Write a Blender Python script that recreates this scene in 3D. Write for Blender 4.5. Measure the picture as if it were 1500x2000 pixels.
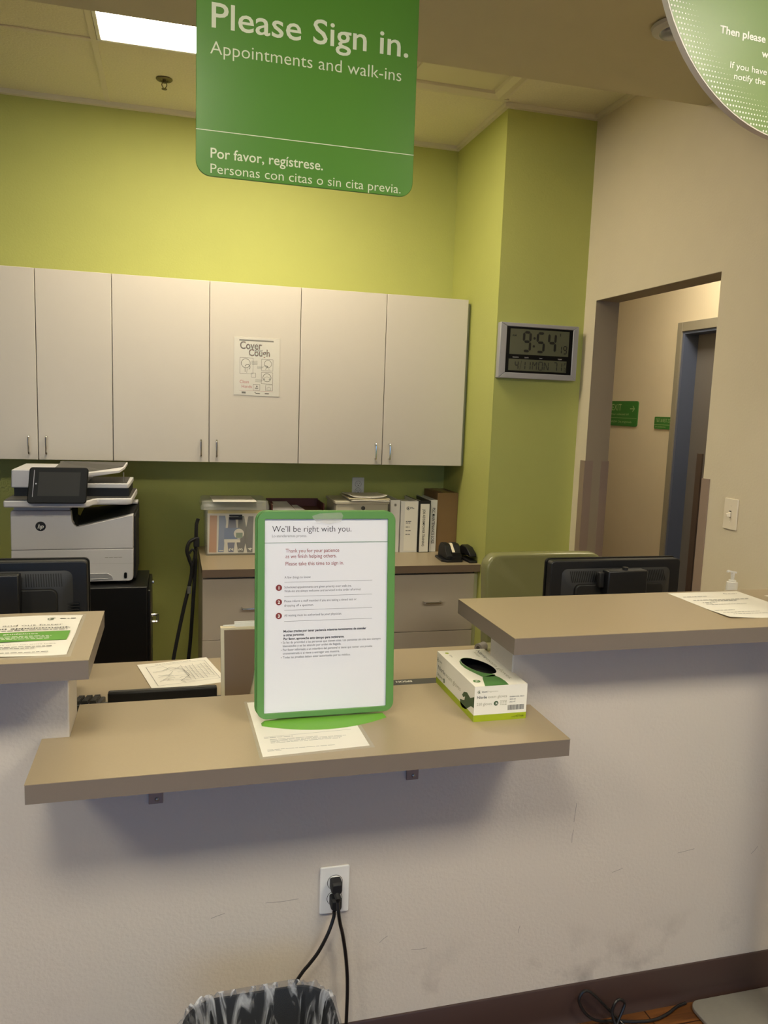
import bpy, bmesh, math, random
from mathutils import Vector, Matrix
random.seed(7)
S = bpy.context.scene
for o in list(bpy.data.objects): bpy.data.objects.remove(o)
COL = S.collection

# ------------------------------------------------------------------ camera
RX, UX, FX = (0.9656, -0.2575, 0.0348), (0.0009, 0.1374, 0.9905), (0.2599, 0.9564, -0.133)
cd = bpy.data.cameras.new('camera'); cam = bpy.data.objects.new('camera', cd); COL.objects.link(cam)
f_ = Vector(FX).normalized(); r_ = (Vector(RX) - f_ * Vector(RX).dot(f_)).normalized(); u_ = r_.cross(f_)
cam.matrix_world = Matrix(((r_.x, u_.x, -f_.x, 0), (r_.y, u_.y, -f_.y, 0), (r_.z, u_.z, -f_.z, 1.556), (0, 0, 0, 1)))
cd.sensor_fit = 'VERTICAL'; cd.sensor_height = 36; cd.lens = 1530.09 / 2000 * 36; cd.clip_start = 0.02
S.camera = cam
# ------------------------------------------------------------------ world, daylight, exposure
W = bpy.data.worlds.new('world'); S.world = W; W.use_nodes = True
W.node_tree.nodes['Background'].inputs[0].default_value = (0.62, 0.74, 1.0, 1); W.node_tree.nodes['Background'].inputs[1].default_value = 0.6
def area(name, loc, rot, sx, sy, power, col):
    l = bpy.data.lights.new(name, 'AREA'); l.shape = 'RECTANGLE'; l.size = sx; l.size_y = sy; l.energy = power; l.color = col
    o = bpy.data.objects.new(name, l); COL.objects.link(o); o.location = loc; o.rotation_euler = rot
    return o
P2 = math.pi / 2
DAY = area('daylight', (-0.8, -3.75, 1.45), (P2, 0, 0), 4.2, 2.1, 58, (0.20, 0.49, 1.0))
STAFF_LIGHT, FRONT_LIGHT, HALL_LIGHT = 18.5, 35.0, 22.0
WARM, WARM2 = (1.0, 0.88, 0.66), (1.0, 0.92, 0.72)
S.view_settings.view_transform = 'Standard'; S.view_settings.look = 'None'; S.view_settings.gamma = 1
S.view_settings.exposure = 0.0; S.view_settings.use_curve_mapping = False

# ------------------------------------------------------------------ materials
def lin(c): return tuple(((x / 255) / 12.92 if x / 255 <= 0.04045 else ((x / 255 + 0.055) / 1.055) ** 2.4) for x in c)
MATS = {}
def mat(name, c, rough=0.5, metal=0.0, spec=0.5, bump=None, var=0.0, vscale=8, emit=None, alpha=None, coat=0, trans=0):
    if name in MATS: return MATS[name]
    m = bpy.data.materials.new(name); m.use_nodes = True; nt = m.node_tree; b = nt.nodes['Principled BSDF']
    col = (*lin(c), 1); b.inputs['Base Color'].default_value = col; b.inputs['Roughness'].default_value = rough
    b.inputs['Metallic'].default_value = metal; b.inputs['Specular IOR Level'].default_value = spec; b.inputs['Coat Weight'].default_value = coat
    if trans: b.inputs['Transmission Weight'].default_value = trans
    if alpha is not None: b.inputs['Alpha'].default_value = alpha
    tc = nt.nodes.new('ShaderNodeTexCoord')
    if var:
        n = nt.nodes.new('ShaderNodeTexNoise'); n.inputs['Scale'].default_value = vscale; n.inputs['Detail'].default_value = 4
        nt.links.new(tc.outputs['Object'], n.inputs['Vector'])
        mx = nt.nodes.new('ShaderNodeMix'); mx.data_type = 'RGBA'
        mx.inputs[6].default_value = (*[x * (1 - var) for x in col[:3]], 1); mx.inputs[7].default_value = (*[min(1, x * (1 + var)) for x in col[:3]], 1)
        nt.links.new(n.outputs['Fac'], mx.inputs[0]); nt.links.new(mx.outputs[2], b.inputs['Base Color'])
    if bump:
        n2 = nt.nodes.new('ShaderNodeTexNoise'); n2.inputs['Scale'].default_value = bump[0]; n2.inputs['Detail'].default_value = 3
        nt.links.new(tc.outputs['Object'], n2.inputs['Vector'])
        bp = nt.nodes.new('ShaderNodeBump'); bp.inputs['Strength'].default_value = bump[1]; bp.inputs['Distance'].default_value = bump[2] if len(bump) > 2 else 0.003
        nt.links.new(n2.outputs['Fac'], bp.inputs['Height']); nt.links.new(bp.outputs[0], b.inputs['Normal'])
    if emit:
        b.inputs['Emission Color'].default_value = (*emit[0], 1); b.inputs['Emission Strength'].default_value = emit[1]
    MATS[name] = m
    return m
M_green = mat('green wall paint', (184, 188, 106), 0.62, bump=(130, 0.35, 0.002), var=0.03, spec=0.3)
M_beige = mat('beige wall paint', (220, 208, 182), 0.65, bump=(110, 0.3, 0.002), var=0.03, spec=0.3)
M_dim = mat('bounce cutting slate', (82, 92, 120), 0.7, var=0.03)  # unseen walls only: dark bluish colour chosen to cut warm bounce light
M_soffit = mat('soffit paint', (204, 195, 160), 0.7, bump=(110, 0.25, 0.002), var=0.03, spec=0.25)
M_tile = mat('acoustic tile', (226, 220, 190), 0.95, bump=(90, 0.5, 0.004), var=0.12, vscale=120, spec=0.1)
M_tbar = mat('ceiling grid metal', (222, 214, 190), 0.5)
M_lam = mat('taupe laminate', (166, 150, 123), 0.34, var=0.035, vscale=300, spec=0.45)
M_lamE = mat('taupe laminate edge', (122, 111, 101), 0.42, var=0.03, vscale=300, spec=0.4)
M_cab = mat('white laminate', (218, 210, 197), 0.45, var=0.012, vscale=20)
M_cab2 = mat('pale grey laminate', (196, 186, 172), 0.45, var=0.012, vscale=20)
M_filler = mat('cabinet filler', (186, 186, 150), 0.5, var=0.01)
M_gap = mat('dark gap', (60, 54, 48), 0.8, var=0.05)
M_chrome = mat('chrome', (210, 210, 208), 0.16, 1.0, var=0.02)
M_steel = mat('brushed steel', (165, 163, 160), 0.35, 0.9, var=0.03)
M_silver = mat('silver plastic', (176, 176, 180), 0.4, 0.35, var=0.02)
M_black = mat('black plastic', (22, 23, 27), 0.38, var=0.08, vscale=60)
M_blackm = mat('matte black plastic', (16, 16, 18), 0.6, var=0.1, vscale=60)
M_gloss = mat('glossy black', (10, 10, 11), 0.4, spec=0.2, var=0.05)
M_blkmetal = mat('black enamelled metal', (15, 15, 16), 0.35, var=0.08, vscale=40)
M_white = mat('white plastic', (232, 230, 226), 0.35, var=0.01)
M_prn = mat('printer white', (214, 212, 214), 0.4, var=0.01)
M_ivory = mat('ivory plastic', (238, 226, 204), 0.35, var=0.01)
M_paper = mat('white paper', (238, 234, 224), 0.6, var=0.015, vscale=30)
M_cream = mat('cream card', (224, 212, 180), 0.7, var=0.02)
M_poster = mat('poster paper', (228, 228, 234), 0.35, var=0.01)
M_lamn = mat('laminate film', (225, 222, 210), 0.12, alpha=0.28, var=0.02)
M_ink = mat('black ink', (28, 28, 34), 0.6, var=0.02)
M_grey = mat('grey ink', (120, 120, 126), 0.6, var=0.02)
M_lgrey = mat('light grey ink', (172, 170, 166), 0.6, var=0.02)
M_red = mat('dark red ink', (146, 58, 60), 0.6, var=0.02)
M_brick = mat('maroon disc ink', (128, 48, 46), 0.6, var=0.02)
M_rose = mat('red headline ink', (188, 62, 70), 0.6, var=0.02)
M_sgreen = mat('sign green', (84, 138, 42), 0.3, var=0.02, spec=0.5)
M_fgreen = mat('frame green', (92, 142, 72), 0.38, var=0.02)
M_bgreen = mat('bright base green', (108, 166, 60), 0.35, var=0.02)
M_lgreen = mat('room sign green', (56, 122, 52), 0.4, var=0.02)
M_cream2 = mat('sign lettering', (226, 230, 196), 0.5, var=0.01)
M_rgreen = mat('round sign green', (110, 140, 76), 0.3, var=0.03, vscale=2)
M_wink = mat('white print', (246, 246, 236), 0.5, var=0.01)
M_rim = mat('grey acrylic edge', (228, 220, 206), 0.3, var=0.02)
M_lime = mat('lime print', (160, 176, 24), 0.5, var=0.02)
M_glove = mat('glove print green', (72, 122, 58), 0.5, var=0.25, vscale=60)
M_dglove = mat('glove print dark green', (58, 84, 52), 0.5, var=0.2, vscale=60)
M_box = mat('white carton', (238, 234, 222), 0.45, var=0.01)
M_olive = mat('olive vinyl', (128, 128, 86), 0.27, bump=(260, 0.12, 0.001), var=0.04)
M_card = mat('brown cardboard', (130, 102, 66), 0.8, var=0.05, vscale=20)
M_folder = mat('brown folder card', (128, 106, 84), 0.65, var=0.04)
M_redbr = mat('red brown leatherette', (92, 48, 38), 0.45, var=0.08)
M_boxg = mat('putty enamelled steel', (206, 200, 180), 0.45, var=0.01)
M_base = mat('brown rubber', (64, 47, 43), 0.4, var=0.05, vscale=12)
M_guard = mat('taupe vinyl guard', (150, 130, 116), 0.5, var=0.02)
M_frame = mat('grey painted door frame', (148, 142, 126), 0.45, var=0.02)
M_jamb = mat('blue grey door jamb', (96, 106, 132), 0.45, var=0.02)
M_leaf = mat('taupe door leaf', (118, 114, 112), 0.5, var=0.02)
M_lcd = mat('lcd grey green', (96, 98, 78), 0.25, var=0.02)
M_lcdink = mat('lcd segments', (24, 24, 18), 0.4, var=0.02)
M_screen = mat('dark screen', (42, 42, 40), 0.35, spec=0.2, var=0.05)
M_tray = mat('dark grey tray', (72, 70, 66), 0.4, var=0.03)
M_cord = mat('black cord', (20, 19, 20), 0.4, var=0.05)
M_orange = mat('orange print', (196, 136, 96), 0.6, var=0.02)
M_blueA = mat('blue print', (98, 128, 182), 0.6, var=0.02)
M_blueB = mat('mid blue print', (62, 84, 140), 0.6, var=0.02)
M_slate = mat('slate print', (70, 76, 92), 0.6, var=0.02)
M_blueC = mat('card blue', (36, 98, 170), 0.5, var=0.02)
M_teal = mat('teal print', (96, 132, 116), 0.6, var=0.1)
M_clear = mat('clear plastic', (232, 232, 222), 0.12, alpha=0.3, var=0.02)
M_yellow = mat('yellow sheet', (226, 206, 112), 0.6, var=0.02)
M_plate = mat('grey kiosk metal', (150, 146, 138), 0.35, 0.4, var=0.06, vscale=60)
M_can = mat('grey plastic bin', (40, 41, 44), 0.5, var=0.04)
M_sprk = mat('dark bronze', (104, 96, 66), 0.4, 0.6, var=0.05)
M_dome = mat('dome plastic', (206, 202, 196), 0.3, var=0.02)
M_glass = mat('window glass', (245, 248, 250), 0.02, alpha=0.12, var=0.01)
M_panelw = mat('unlit lens', (214, 206, 178), 0.4, var=0.02)
def em(name, col, st): return mat(name, (255, 250, 240), 0.4, emit=(col, st), var=0.01)

def wall_scuff():
    m = mat('scuffed wall paint', (206, 197, 186), 0.6, bump=(120, 0.42, 0.0025), spec=0.3)
    nt = m.node_tree; b = nt.nodes['Principled BSDF']; L = nt.links.new; N = nt.nodes.new
    tc = N('ShaderNodeTexCoord'); sp = N('ShaderNodeSeparateXYZ'); L(tc.outputs['Object'], sp.inputs[0])
    n = N('ShaderNodeTexNoise'); n.inputs['Scale'].default_value = 9; n.inputs['Detail'].default_value = 8; L(tc.outputs['Object'], n.inputs['Vector'])
    r = N('ShaderNodeValToRGB'); r.color_ramp.elements[0].position = 0.53; r.color_ramp.elements[1].position = 0.72; L(n.outputs['Fac'], r.inputs[0])
    h = N('ShaderNodeMapRange'); h.inputs['From Min'].default_value = 0.1; h.inputs['From Max'].default_value = 0.3; h.inputs['To Min'].default_value = 0.55; h.inputs['To Max'].default_value = 0.0
    L(sp.outputs['Z'], h.inputs['Value'])
    mu = N('ShaderNodeMath'); mu.operation = 'MULTIPLY'; L(r.outputs['Color'], mu.inputs[0]); L(h.outputs[0], mu.inputs[1])
    mx = N('ShaderNodeMix'); mx.data_type = 'RGBA'; mx.inputs[6].default_value = (*lin((206, 197, 186)), 1); mx.inputs[7].default_value = (*lin((120, 112, 108)), 1)
    L(mu.outputs[0], mx.inputs[0]); L(mx.outputs[2], b.inputs['Base Color'])
    return m
M_front = wall_scuff()
def wood():
    m = mat('wood plank floor', (150, 96, 48), 0.38)
    nt = m.node_tree; b = nt.nodes['Principled BSDF']; L = nt.links.new; N = nt.nodes.new
    tc = N('ShaderNodeTexCoord'); mp = N('ShaderNodeMapping'); mp.inputs['Scale'].default_value = (1, 14, 1); L(tc.outputs['Object'], mp.inputs[0])
    n = N('ShaderNodeTexNoise'); n.inputs['Scale'].default_value = 5; n.inputs['Detail'].default_value = 6; n.inputs['Distortion'].default_value = 0.8; L(mp.outputs[0], n.inputs['Vector'])
    r = N('ShaderNodeValToRGB'); e = r.color_ramp.elements; e[0].position = 0.35; e[0].color = (*lin((80, 46, 20)), 1); e[1].position = 0.68; e[1].color = (*lin((128, 80, 38)), 1); L(n.outputs['Fac'], r.inputs[0])
    br = N('ShaderNodeTexBrick'); br.inputs['Scale'].default_value = 1; br.inputs['Brick Width'].default_value = 1.2; br.inputs['Row Height'].default_value = 0.12; br.inputs['Mortar Size'].default_value = 0.002
    br.inputs['Color1'].default_value = (1, 1, 1, 1); br.inputs['Color2'].default_value = (0.78, 0.76, 0.74, 1); br.inputs['Mortar'].default_value = (0.12, 0.08, 0.05, 1); L(tc.outputs['Object'], br.inputs['Vector'])
    mx = N('ShaderNodeMix'); mx.data_type = 'RGBA'; mx.blend_type = 'MULTIPLY'; mx.inputs[0].default_value = 1; L(r.outputs[0], mx.inputs[6]); L(br.outputs['Color'], mx.inputs[7]); L(mx.outputs[2], b.inputs['Base Color'])
    return m
M_wood = wood()
def bagmat():
    m = bpy.data.materials.new('clear bin liner'); m.use_nodes = True; nt = m.node_tree; nt.nodes.clear(); L = nt.links.new; N = nt.nodes.new
    out = N('ShaderNodeOutputMaterial'); t = N('ShaderNodeBsdfTransparent'); t.inputs[0].default_value = (0.86, 0.87, 0.9, 1)
    p = N('ShaderNodeBsdfPrincipled'); p.inputs['Base Color'].default_value = (0.55, 0.56, 0.6, 1); p.inputs['Roughness'].default_value = 0.18
    n = N('ShaderNodeTexNoise'); n.inputs['Scale'].default_value = 16; n.inputs['Detail'].default_value = 3; n.inputs['Distortion'].default_value = 1.5
    tc = N('ShaderNodeTexCoord'); mp = N('ShaderNodeMapping'); mp.inputs['Scale'].default_value = (2.2, 2.2, 0.45); L(tc.outputs['Object'], mp.inputs[0]); L(mp.outputs[0], n.inputs['Vector'])
    r = N('ShaderNodeMapRange'); r.inputs['From Min'].default_value = 0.48; r.inputs['From Max'].default_value = 0.68; r.inputs['To Min'].default_value = 0.04; r.inputs['To Max'].default_value = 0.8
    L(n.outputs['Fac'], r.inputs['Value']); mx = N('ShaderNodeMixShader'); L(r.outputs[0], mx.inputs[0]); L(t.outputs[0], mx.inputs[1]); L(p.outputs[0], mx.inputs[2]); L(mx.outputs[0], out.inputs[0])
    bp = N('ShaderNodeBump'); bp.inputs['Strength'].default_value = 0.6; bp.inputs['Distance'].default_value = 0.01; L(n.outputs['Fac'], bp.inputs['Height']); L(bp.outputs[0], p.inputs['Normal'])
    return m
M_bag = bagmat()

# ------------------------------------------------------------------ helpers
TXT = {}
def text_mesh(s, bold):
    k = (s, bold)
    if k in TXT: return TXT[k]
    c = bpy.data.curves.new('t', 'FONT'); c.body = s; c.size = 1; c.resolution_u = 3; c.fill_mode = 'BOTH' if False else 'FRONT'; c.offset = bold
    o = bpy.data.objects.new('t', c); COL.objects.link(o)
    dg = bpy.context.evaluated_depsgraph_get(); dg.update()
    me = o.evaluated_get(dg).to_mesh()
    v = [(p.co.x, p.co.y) for p in me.vertices]; f = [tuple(p.vertices) for p in me.polygons]
    o.evaluated_get(dg).to_mesh_clear()
    bpy.data.objects.remove(o); bpy.data.curves.remove(c)
    TXT[k] = (v, f)
    return TXT[k]
CAP = None
def cap():
    global CAP
    if CAP is None: CAP = max(y for x, y in text_mesh('H', 0)[0])
    return CAP
def rrect(x0, y0, x1, y1, r, n=6):
    p = []
    for cx, cy, a0 in ((x1 - r, y1 - r, 0), (x0 + r, y1 - r, 90), (x0 + r, y0 + r, 180), (x1 - r, y0 + r, 270)):
        for i in range(n + 1):
            a = math.radians(a0 + 90 * i / n); p.append((cx + r * math.cos(a), cy + r * math.sin(a)))
    return p
def smooth_path(pts, n=6):
    pts = [Vector(p) for p in pts]; out = []
    for i in range(len(pts) - 1):
        p0 = pts[max(i - 1, 0)]; p1 = pts[i]; p2 = pts[i + 1]; p3 = pts[min(i + 2, len(pts) - 1)]
        for k in range(n):
            t = k / n
            out.append(0.5 * ((2 * p1) + (p2 - p0) * t + (2 * p0 - 5 * p1 + 4 * p2 - p3) * t * t + (3 * p1 - p0 - 3 * p2 + p3) * t ** 3))
    return out + [pts[-1]]
class Fr:   # a flat frame: origin, u to the right, v up, n out of the surface
    def __init__(s, o, u, v): s.o, s.u, s.v = Vector(o), Vector(u).normalized(), Vector(v).normalized(); s.n = s.u.cross(s.v)
    def p(s, x, y, z=0): return s.o + s.u * x + s.v * y + s.n * z
class MB:
    def __init__(s, t=None):
        s.v, s.f = [], []; s.off = Vector(t.location) if t is not None else Vector((0, 0, 0))
    def add(s, vs, fs):
        k = len(s.v); s.v += [Vector(p) for p in vs]; s.f += [tuple(i + k for i in f) for f in fs]; return s
    def box(s, x0, x1, y0, y1, z0, z1):
        return s.add([(x, y, z) for z in (z0, z1) for y in (y0, y1) for x in (x0, x1)], [(0, 2, 3, 1), (4, 5, 7, 6), (0, 1, 5, 4), (2, 6, 7, 3), (0, 4, 6, 2), (1, 3, 7, 5)])
    def prism(s, ring0, ring1):
        n = len(ring0); return s.add(list(ring0) + list(ring1), [tuple(range(n))[::-1], tuple(range(n, 2 * n))] + [(i, (i + 1) % n, n + (i + 1) % n, n + i) for i in range(n)])
    def pxz(s, pts, y0, y1): return s.prism([(x, y0, z) for x, z in pts], [(x, y1, z) for x, z in pts])
    def pxy(s, pts, z0, z1): return s.prism([(x, y, z0) for x, y in pts], [(x, y, z1) for x, y in pts])
    def pyz(s, pts, x0, x1): return s.prism([(x0, y, z) for y, z in pts], [(x1, y, z) for y, z in pts])
    def slab(s, fr, pts, z0, z1): return s.prism([fr.p(x, y, z0) for x, y in pts], [fr.p(x, y, z1) for x, y in pts])
    def cyl(s, a, b, r, seg=16, r2=None):
        a, b = Vector(a), Vector(b); d = (b - a).normalized(); q = d.to_track_quat('Z', 'Y'); r2 = r if r2 is None else r2
        c = [(math.cos(2 * math.pi * i / seg), math.sin(2 * math.pi * i / seg)) for i in range(seg)]
        return s.prism([a + q @ Vector((x * r, y * r, 0)) for x, y in c], [b + q @ Vector((x * r2, y * r2, 0)) for x, y in c])
    def tube(s, pts, r, seg=8, n=6):
        P = smooth_path(pts, n) if n else [Vector(p) for p in pts]; rings = []; up = None
        for i, p in enumerate(P):
            d = (P[min(i + 1, len(P) - 1)] - P[max(i - 1, 0)]).normalized()
            if up is None: up = d.orthogonal().normalized()
            up = (up - d * up.dot(d)).normalized(); w = d.cross(up)
            rings.append([p + (up * math.cos(2 * math.pi * k / seg) + w * math.sin(2 * math.pi * k / seg)) * r for k in range(seg)])
        return s.loft(rings)
    def loft(s, rings, caps=True):
        n = len(rings[0]); vs = [v for r in rings for v in r]; fs = []
        for j in range(len(rings) - 1):
            for i in range(n): fs.append((j * n + i, j * n + (i + 1) % n, (j + 1) * n + (i + 1) % n, (j + 1) * n + i))
        if caps: fs += [tuple(range(n))[::-1], tuple(range((len(rings) - 1) * n, len(rings) * n))]
        return s.add(vs, fs)
    def lathe(s, c, prof, seg=24):
        return s.loft([[(c[0] + r * math.cos(2 * math.pi * i / seg), c[1] + r * math.sin(2 * math.pi * i / seg), c[2] + z) for i in range(seg)] for r, z in prof])
    # ---- flat print on a frame
    def text(s, fr, x, y, h, t, w=None, align='L', bold=0.0, e=0.0004):
        v, f = text_mesh(t, bold)
        if not v: return s
        xs = [p[0] for p in v]; x0, x1 = min(xs), max(xs); ky = h / cap(); kx = ky if w is None else w / (x1 - x0)
        W_ = (x1 - x0) * kx; dx = {'L': 0, 'C': -W_ / 2, 'R': -W_}[align]
        return s.add([fr.p(x + dx + (a - x0) * kx, y + b * ky, e) for a, b in v], f)
    def poly(s, fr, pts, e=0.0003): return s.add([fr.p(a, b, e) for a, b in pts], [tuple(range(len(pts)))])
    def rect(s, fr, x0, y0, x1, y1, e=0.0003): return s.poly(fr, [(x0, y0), (x1, y0), (x1, y1), (x0, y1)], e)
    def disc(s, fr, x, y, r, e=0.0003, seg=24, ry=None):
        ry = r if ry is None else ry
        return s.poly(fr, [(x + r * math.cos(2 * math.pi * i / seg), y + ry * math.sin(2 * math.pi * i / seg)) for i in range(seg)], e)
    def line(s, fr, pts, w, e=0.0003):
        for (ax, ay), (bx, by) in zip(pts, pts[1:]):
            L = math.hypot(bx - ax, by - ay) or 1; nx, ny = -(by - ay) / L * w / 2, (bx - ax) / L * w / 2
            s.poly(fr, [(ax + nx, ay + ny), (ax - nx, ay - ny), (bx - nx, by - ny), (bx + nx, by + ny)], e)
        return s
    def ring(s, fr, x, y, r, w, e=0.0003, a0=0, a1=360, seg=28):
        return s.line(fr, [(x + r * math.cos(math.radians(a0 + (a1 - a0) * i / seg)), y + r * math.sin(math.radians(a0 + (a1 - a0) * i / seg))) for i in range(seg + 1)], w, e)
    def holed(s, fr, outer, inner, e=0.0):
        bm = bmesh.new(); es = []
        for L in (outer, inner):
            vs = [bm.verts.new(fr.p(a, b, e)) for a, b in L]; es += [bm.edges.new((vs[i], vs[(i + 1) % len(vs)])) for i in range(len(vs))]
        bmesh.ops.triangle_fill(bm, edges=es, use_beauty=True); bm.verts.index_update()
        s.add([v.co.copy() for v in bm.verts], [tuple(v.index for v in f.verts) for f in bm.faces]); bm.free(); return s
    def build(s, name, m, parent=None, bevel=0, smooth=False, sub=0, label=None, seg=2):
        me = bpy.data.meshes.new(name); me.from_pydata([tuple(p - s.off) for p in s.v], [], s.f); me.update()
        bm = bmesh.new(); bm.from_mesh(me); bmesh.ops.recalc_face_normals(bm, faces=bm.faces); bm.to_mesh(me); bm.free()
        me.materials.append(m); o = bpy.data.objects.new(name, me); COL.objects.link(o)
        if parent is not None: o.parent = parent
        if bevel:
            b = o.modifiers.new('bevel', 'BEVEL'); b.width = bevel; b.segments = seg; b.limit_method = 'ANGLE'; b.angle_limit = math.radians(35)
        if sub:
            q = o.modifiers.new('sub', 'SUBSURF'); q.levels = q.render_levels = sub
        if smooth or bevel or sub:
            for p in me.polygons: p.use_smooth = True
            if not sub: me.set_sharp_from_angle(angle=math.radians(38))
        if label: o['label'] = label
        return o
def tag(o, label, cat, group=None, kind=None):
    o['label'] = label; o['category'] = cat
    if group: o['group'] = group
    if kind: o['kind'] = kind
    return o
def thing(name, label, cat, loc=(0, 0, 0), group=None, rz=0):
    o = bpy.data.objects.new(name, None); o.empty_display_size = 0.05; COL.objects.link(o); o.location = loc; o.rotation_euler = (0, 0, rz)
    return tag(o, label, cat, group)
def struct(name, mb, m, label, cat, **k): return tag(mb.build(name, m, None, **k), label, cat, None, 'structure')
def F_front(x, y, z): return Fr((x, y, z), (1, 0, 0), (0, 0, 1))     # surface facing the customers
def F_top(x, y, z): return Fr((x, y, z), (1, 0, 0), (0, 1, 0))       # surface facing up
def F_left(x, y, z): return Fr((x, y, z), (0, -1, 0), (0, 0, 1))     # surface facing the left of the picture

# ------------------------------------------------------------------ setting
CZ, SZ, YS = 3.0, 2.76, 2.815          # staff ceiling, soffit underside, soffit edge
XR, XC, YC, YB = 2.01, 1.537, 3.665, 4.342
LX, RY = -2.6, -3.6
struct('floor', MB().box(LX - 0.1, 3.6, RY - 0.1, 7.1, -0.1, 0), M_wood, 'brown wood plank floor in front of the reception counter', 'floor')
struct('wall_back', MB().box(LX, XC, YB, YB + 0.12, 0, CZ), M_green, 'lime green painted back wall behind the white cabinets', 'wall')
struct('wall_corner', MB().box(XC, XR, YC, YB + 0.12, 0, CZ), M_green, 'green boxed out corner wall carrying the digital clock', 'wall')
struct('wall_right', MB().pyz([(RY, 0), (2.637, 0), (2.637, 2.11), (3.558, 2.11), (3.558, 0), (7, 0), (7, 3.1), (RY, 3.1)], XR, XR + 0.128), M_beige, 'beige right wall with an open doorway', 'wall')
struct('wall_left', MB().box(LX - 0.12, LX, RY, YB + 0.12, 0, 3.1), M_dim, 'left wall outside the picture, dark slate to cut bounce light', 'wall')
struct('wall_rear', MB().pxz([(LX, 0), (XR, 0), (XR, 3.1), (LX, 3.1), (LX, 2.6), (1.4, 2.6), (1.4, 0.35), (LX + 0.2, 0.35), (LX + 0.2, 2.6), (LX, 2.6)], RY - 0.12, RY), M_dim, 'unseen rear wall of the waiting room with a wide window, dark slate to cut bounce light', 'wall')
wn = struct('window_1', MB().box(LX + 0.2, 1.4, RY - 0.07, RY - 0.062, 0.35, 2.6), M_glass, 'wide waiting room window behind the camera', 'window')
fm = MB()
for x in (LX + 0.2, -1.2, 0.1, 1.34): fm.box(x, x + 0.06, RY - 0.1, RY - 0.03, 0.35, 2.6)
fm.build('window_frame', M_silver, wn)
struct('wall_front', MB().pxz([(LX, 0), (XR, 0), (XR, 1.029), (0.77, 1.029), (0.77, 0.827), (-0.205, 0.827), (-0.205, 1.029), (LX, 1.029)], 1.635, 1.77), M_front, 'scuffed off white half wall under the reception counters', 'wall', bevel=0.003)
sc = MB(); wf = F_front(0, 1.635, 0); rd = random.Random(9)
for x, z, dx, dz in ((0.965, 0.60, -0.004, -0.05), (0.962, 0.53, -0.003, -0.035), (0.83, 0.27, 0.002, 0.02), (0.20, 0.44, 0.075, 0.0), (0.08, 0.42, 0.03, 0.008), (1.27, 0.43, 0.05, 0.006), (1.08, 0.40, 0.03, 0.008), (1.50, 0.40, 0.02, 0.02), (0.55, 0.27, 0.04, -0.002), (0.47, 0.30, 0.02, 0.015)):
    sc.line(wf, [(x, z), (x + dx * .5 + rd.uniform(-.002, .002), z + dz * .5 + rd.uniform(-.002, .002)), (x + dx, z + dz)], 0.0013, 0.0004)
sc.build('scuff_mark', mat('scuff grey', (150, 143, 138), 0.7, var=0.1, vscale=90), bpy.data.objects['wall_front'])
bb = MB(); prof = [(1.635, 0.0), (1.62, 0.0), (1.6265, 0.012), (1.629, 0.03), (1.629, 0.102), (1.631, 0.105), (1.635, 0.105)]
bb.pyz(prof, LX, XR)
struct('baseboard_front', bb, M_base, 'dark brown rubber baseboard along the foot of the half wall', 'baseboard', smooth=True)
struct('ceiling', MB().box(LX, XR, 2.6, YB, CZ, CZ + 0.05), M_tile, 'speckled acoustic tile ceiling over the staff area', 'ceiling')
struct('ceiling_front', MB().box(LX, XR, RY, YS, SZ, SZ + 0.3), M_soffit, 'low plain brownish soffit ceiling over the counter', 'ceiling')
g = MB()
for y0, y1 in ((3.613, 3.638), (3.003, 3.028)): g.box(LX, XC - 0.02 if y0 > 3.5 else XR, y0, y1, CZ - 0.006, CZ - 0.0005)
for x in (-1.53, -0.92, -0.31, 1.49): g.box(x - 0.012, x + 0.012, YS, YB if x < 1.4 else 3.61, CZ - 0.0055, CZ - 0.0005)
struct('trim_1', g, M_tbar, 'pale metal grid bars of the tile ceiling', 'trim')
g = MB()
g.box(LX, XC - 0.022, YB - 0.024, YB, CZ - 0.022, CZ - 0.0005); g.box(XC - 0.022, XC, YC - 0.022, YB, CZ - 0.022, CZ - 0.0005)
g.box(XC, XR - 0.022, YC - 0.022, YC, CZ - 0.022, CZ - 0.0005); g.box(XR - 0.022, XR, YS, YC, CZ - 0.022, CZ - 0.0005)
struct('trim_2', g, M_tbar, 'wall angle moulding around the edge of the tile ceiling', 'trim')
q = MB(); q.box(XR + 0.0005, XR + 0.1275, 3.5562, 3.5578, 0.0, 2.1085); q.box(XR + 0.0005, XR + 0.1275, 2.637, 3.5562, 2.1085, 2.1098)
struct('trim_5', q, mat('taupe jamb paint', (158, 144, 122), 0.55, var=0.02), 'taupe painted lining of the doorway jamb and head', 'trim')
# corridor beyond the doorway
struct('wall_corridor', MB().pyz([(0.6, 0), (3.70, 0), (3.70, 2.106), (4.519, 2.106), (4.519, 0), (7, 0), (7, 2.9), (0.6, 2.9)], 3.2, 3.42), M_beige, 'beige corridor wall seen through the doorway', 'wall')
struct('wall_corridor_end', MB().box(XR + 0.128, 3.2, 6.9, 7.0, 0, 2.9), M_beige, 'far end wall of the corridor', 'wall')
struct('wall_corridor_near', MB().box(XR + 0.128, 3.2, 0.6, 0.7, 0, 2.9), M_beige, 'near end wall of the corridor', 'wall')
struct('ceiling_corridor', MB().box(XR + 0.128, 3.42, 0.6, 7.0, 2.75, 2.8), M_tile, 'tile ceiling of the corridor', 'ceiling')
d = thing('door_1', 'grey framed door recess in the corridor wall beyond the doorway', 'door', (3.2, 4.1, 0)); d['kind'] = 'structure'
q = MB(d); q.box(3.185, 3.2, 4.519, 4.568, 0, 2.165); q.box(3.185, 3.2, 3.65, 3.70, 0, 2.165); q.box(3.185, 3.2, 3.70, 4.519, 2.106, 2.165); q.build('door_casing', M_frame, d, bevel=0.002)
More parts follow.
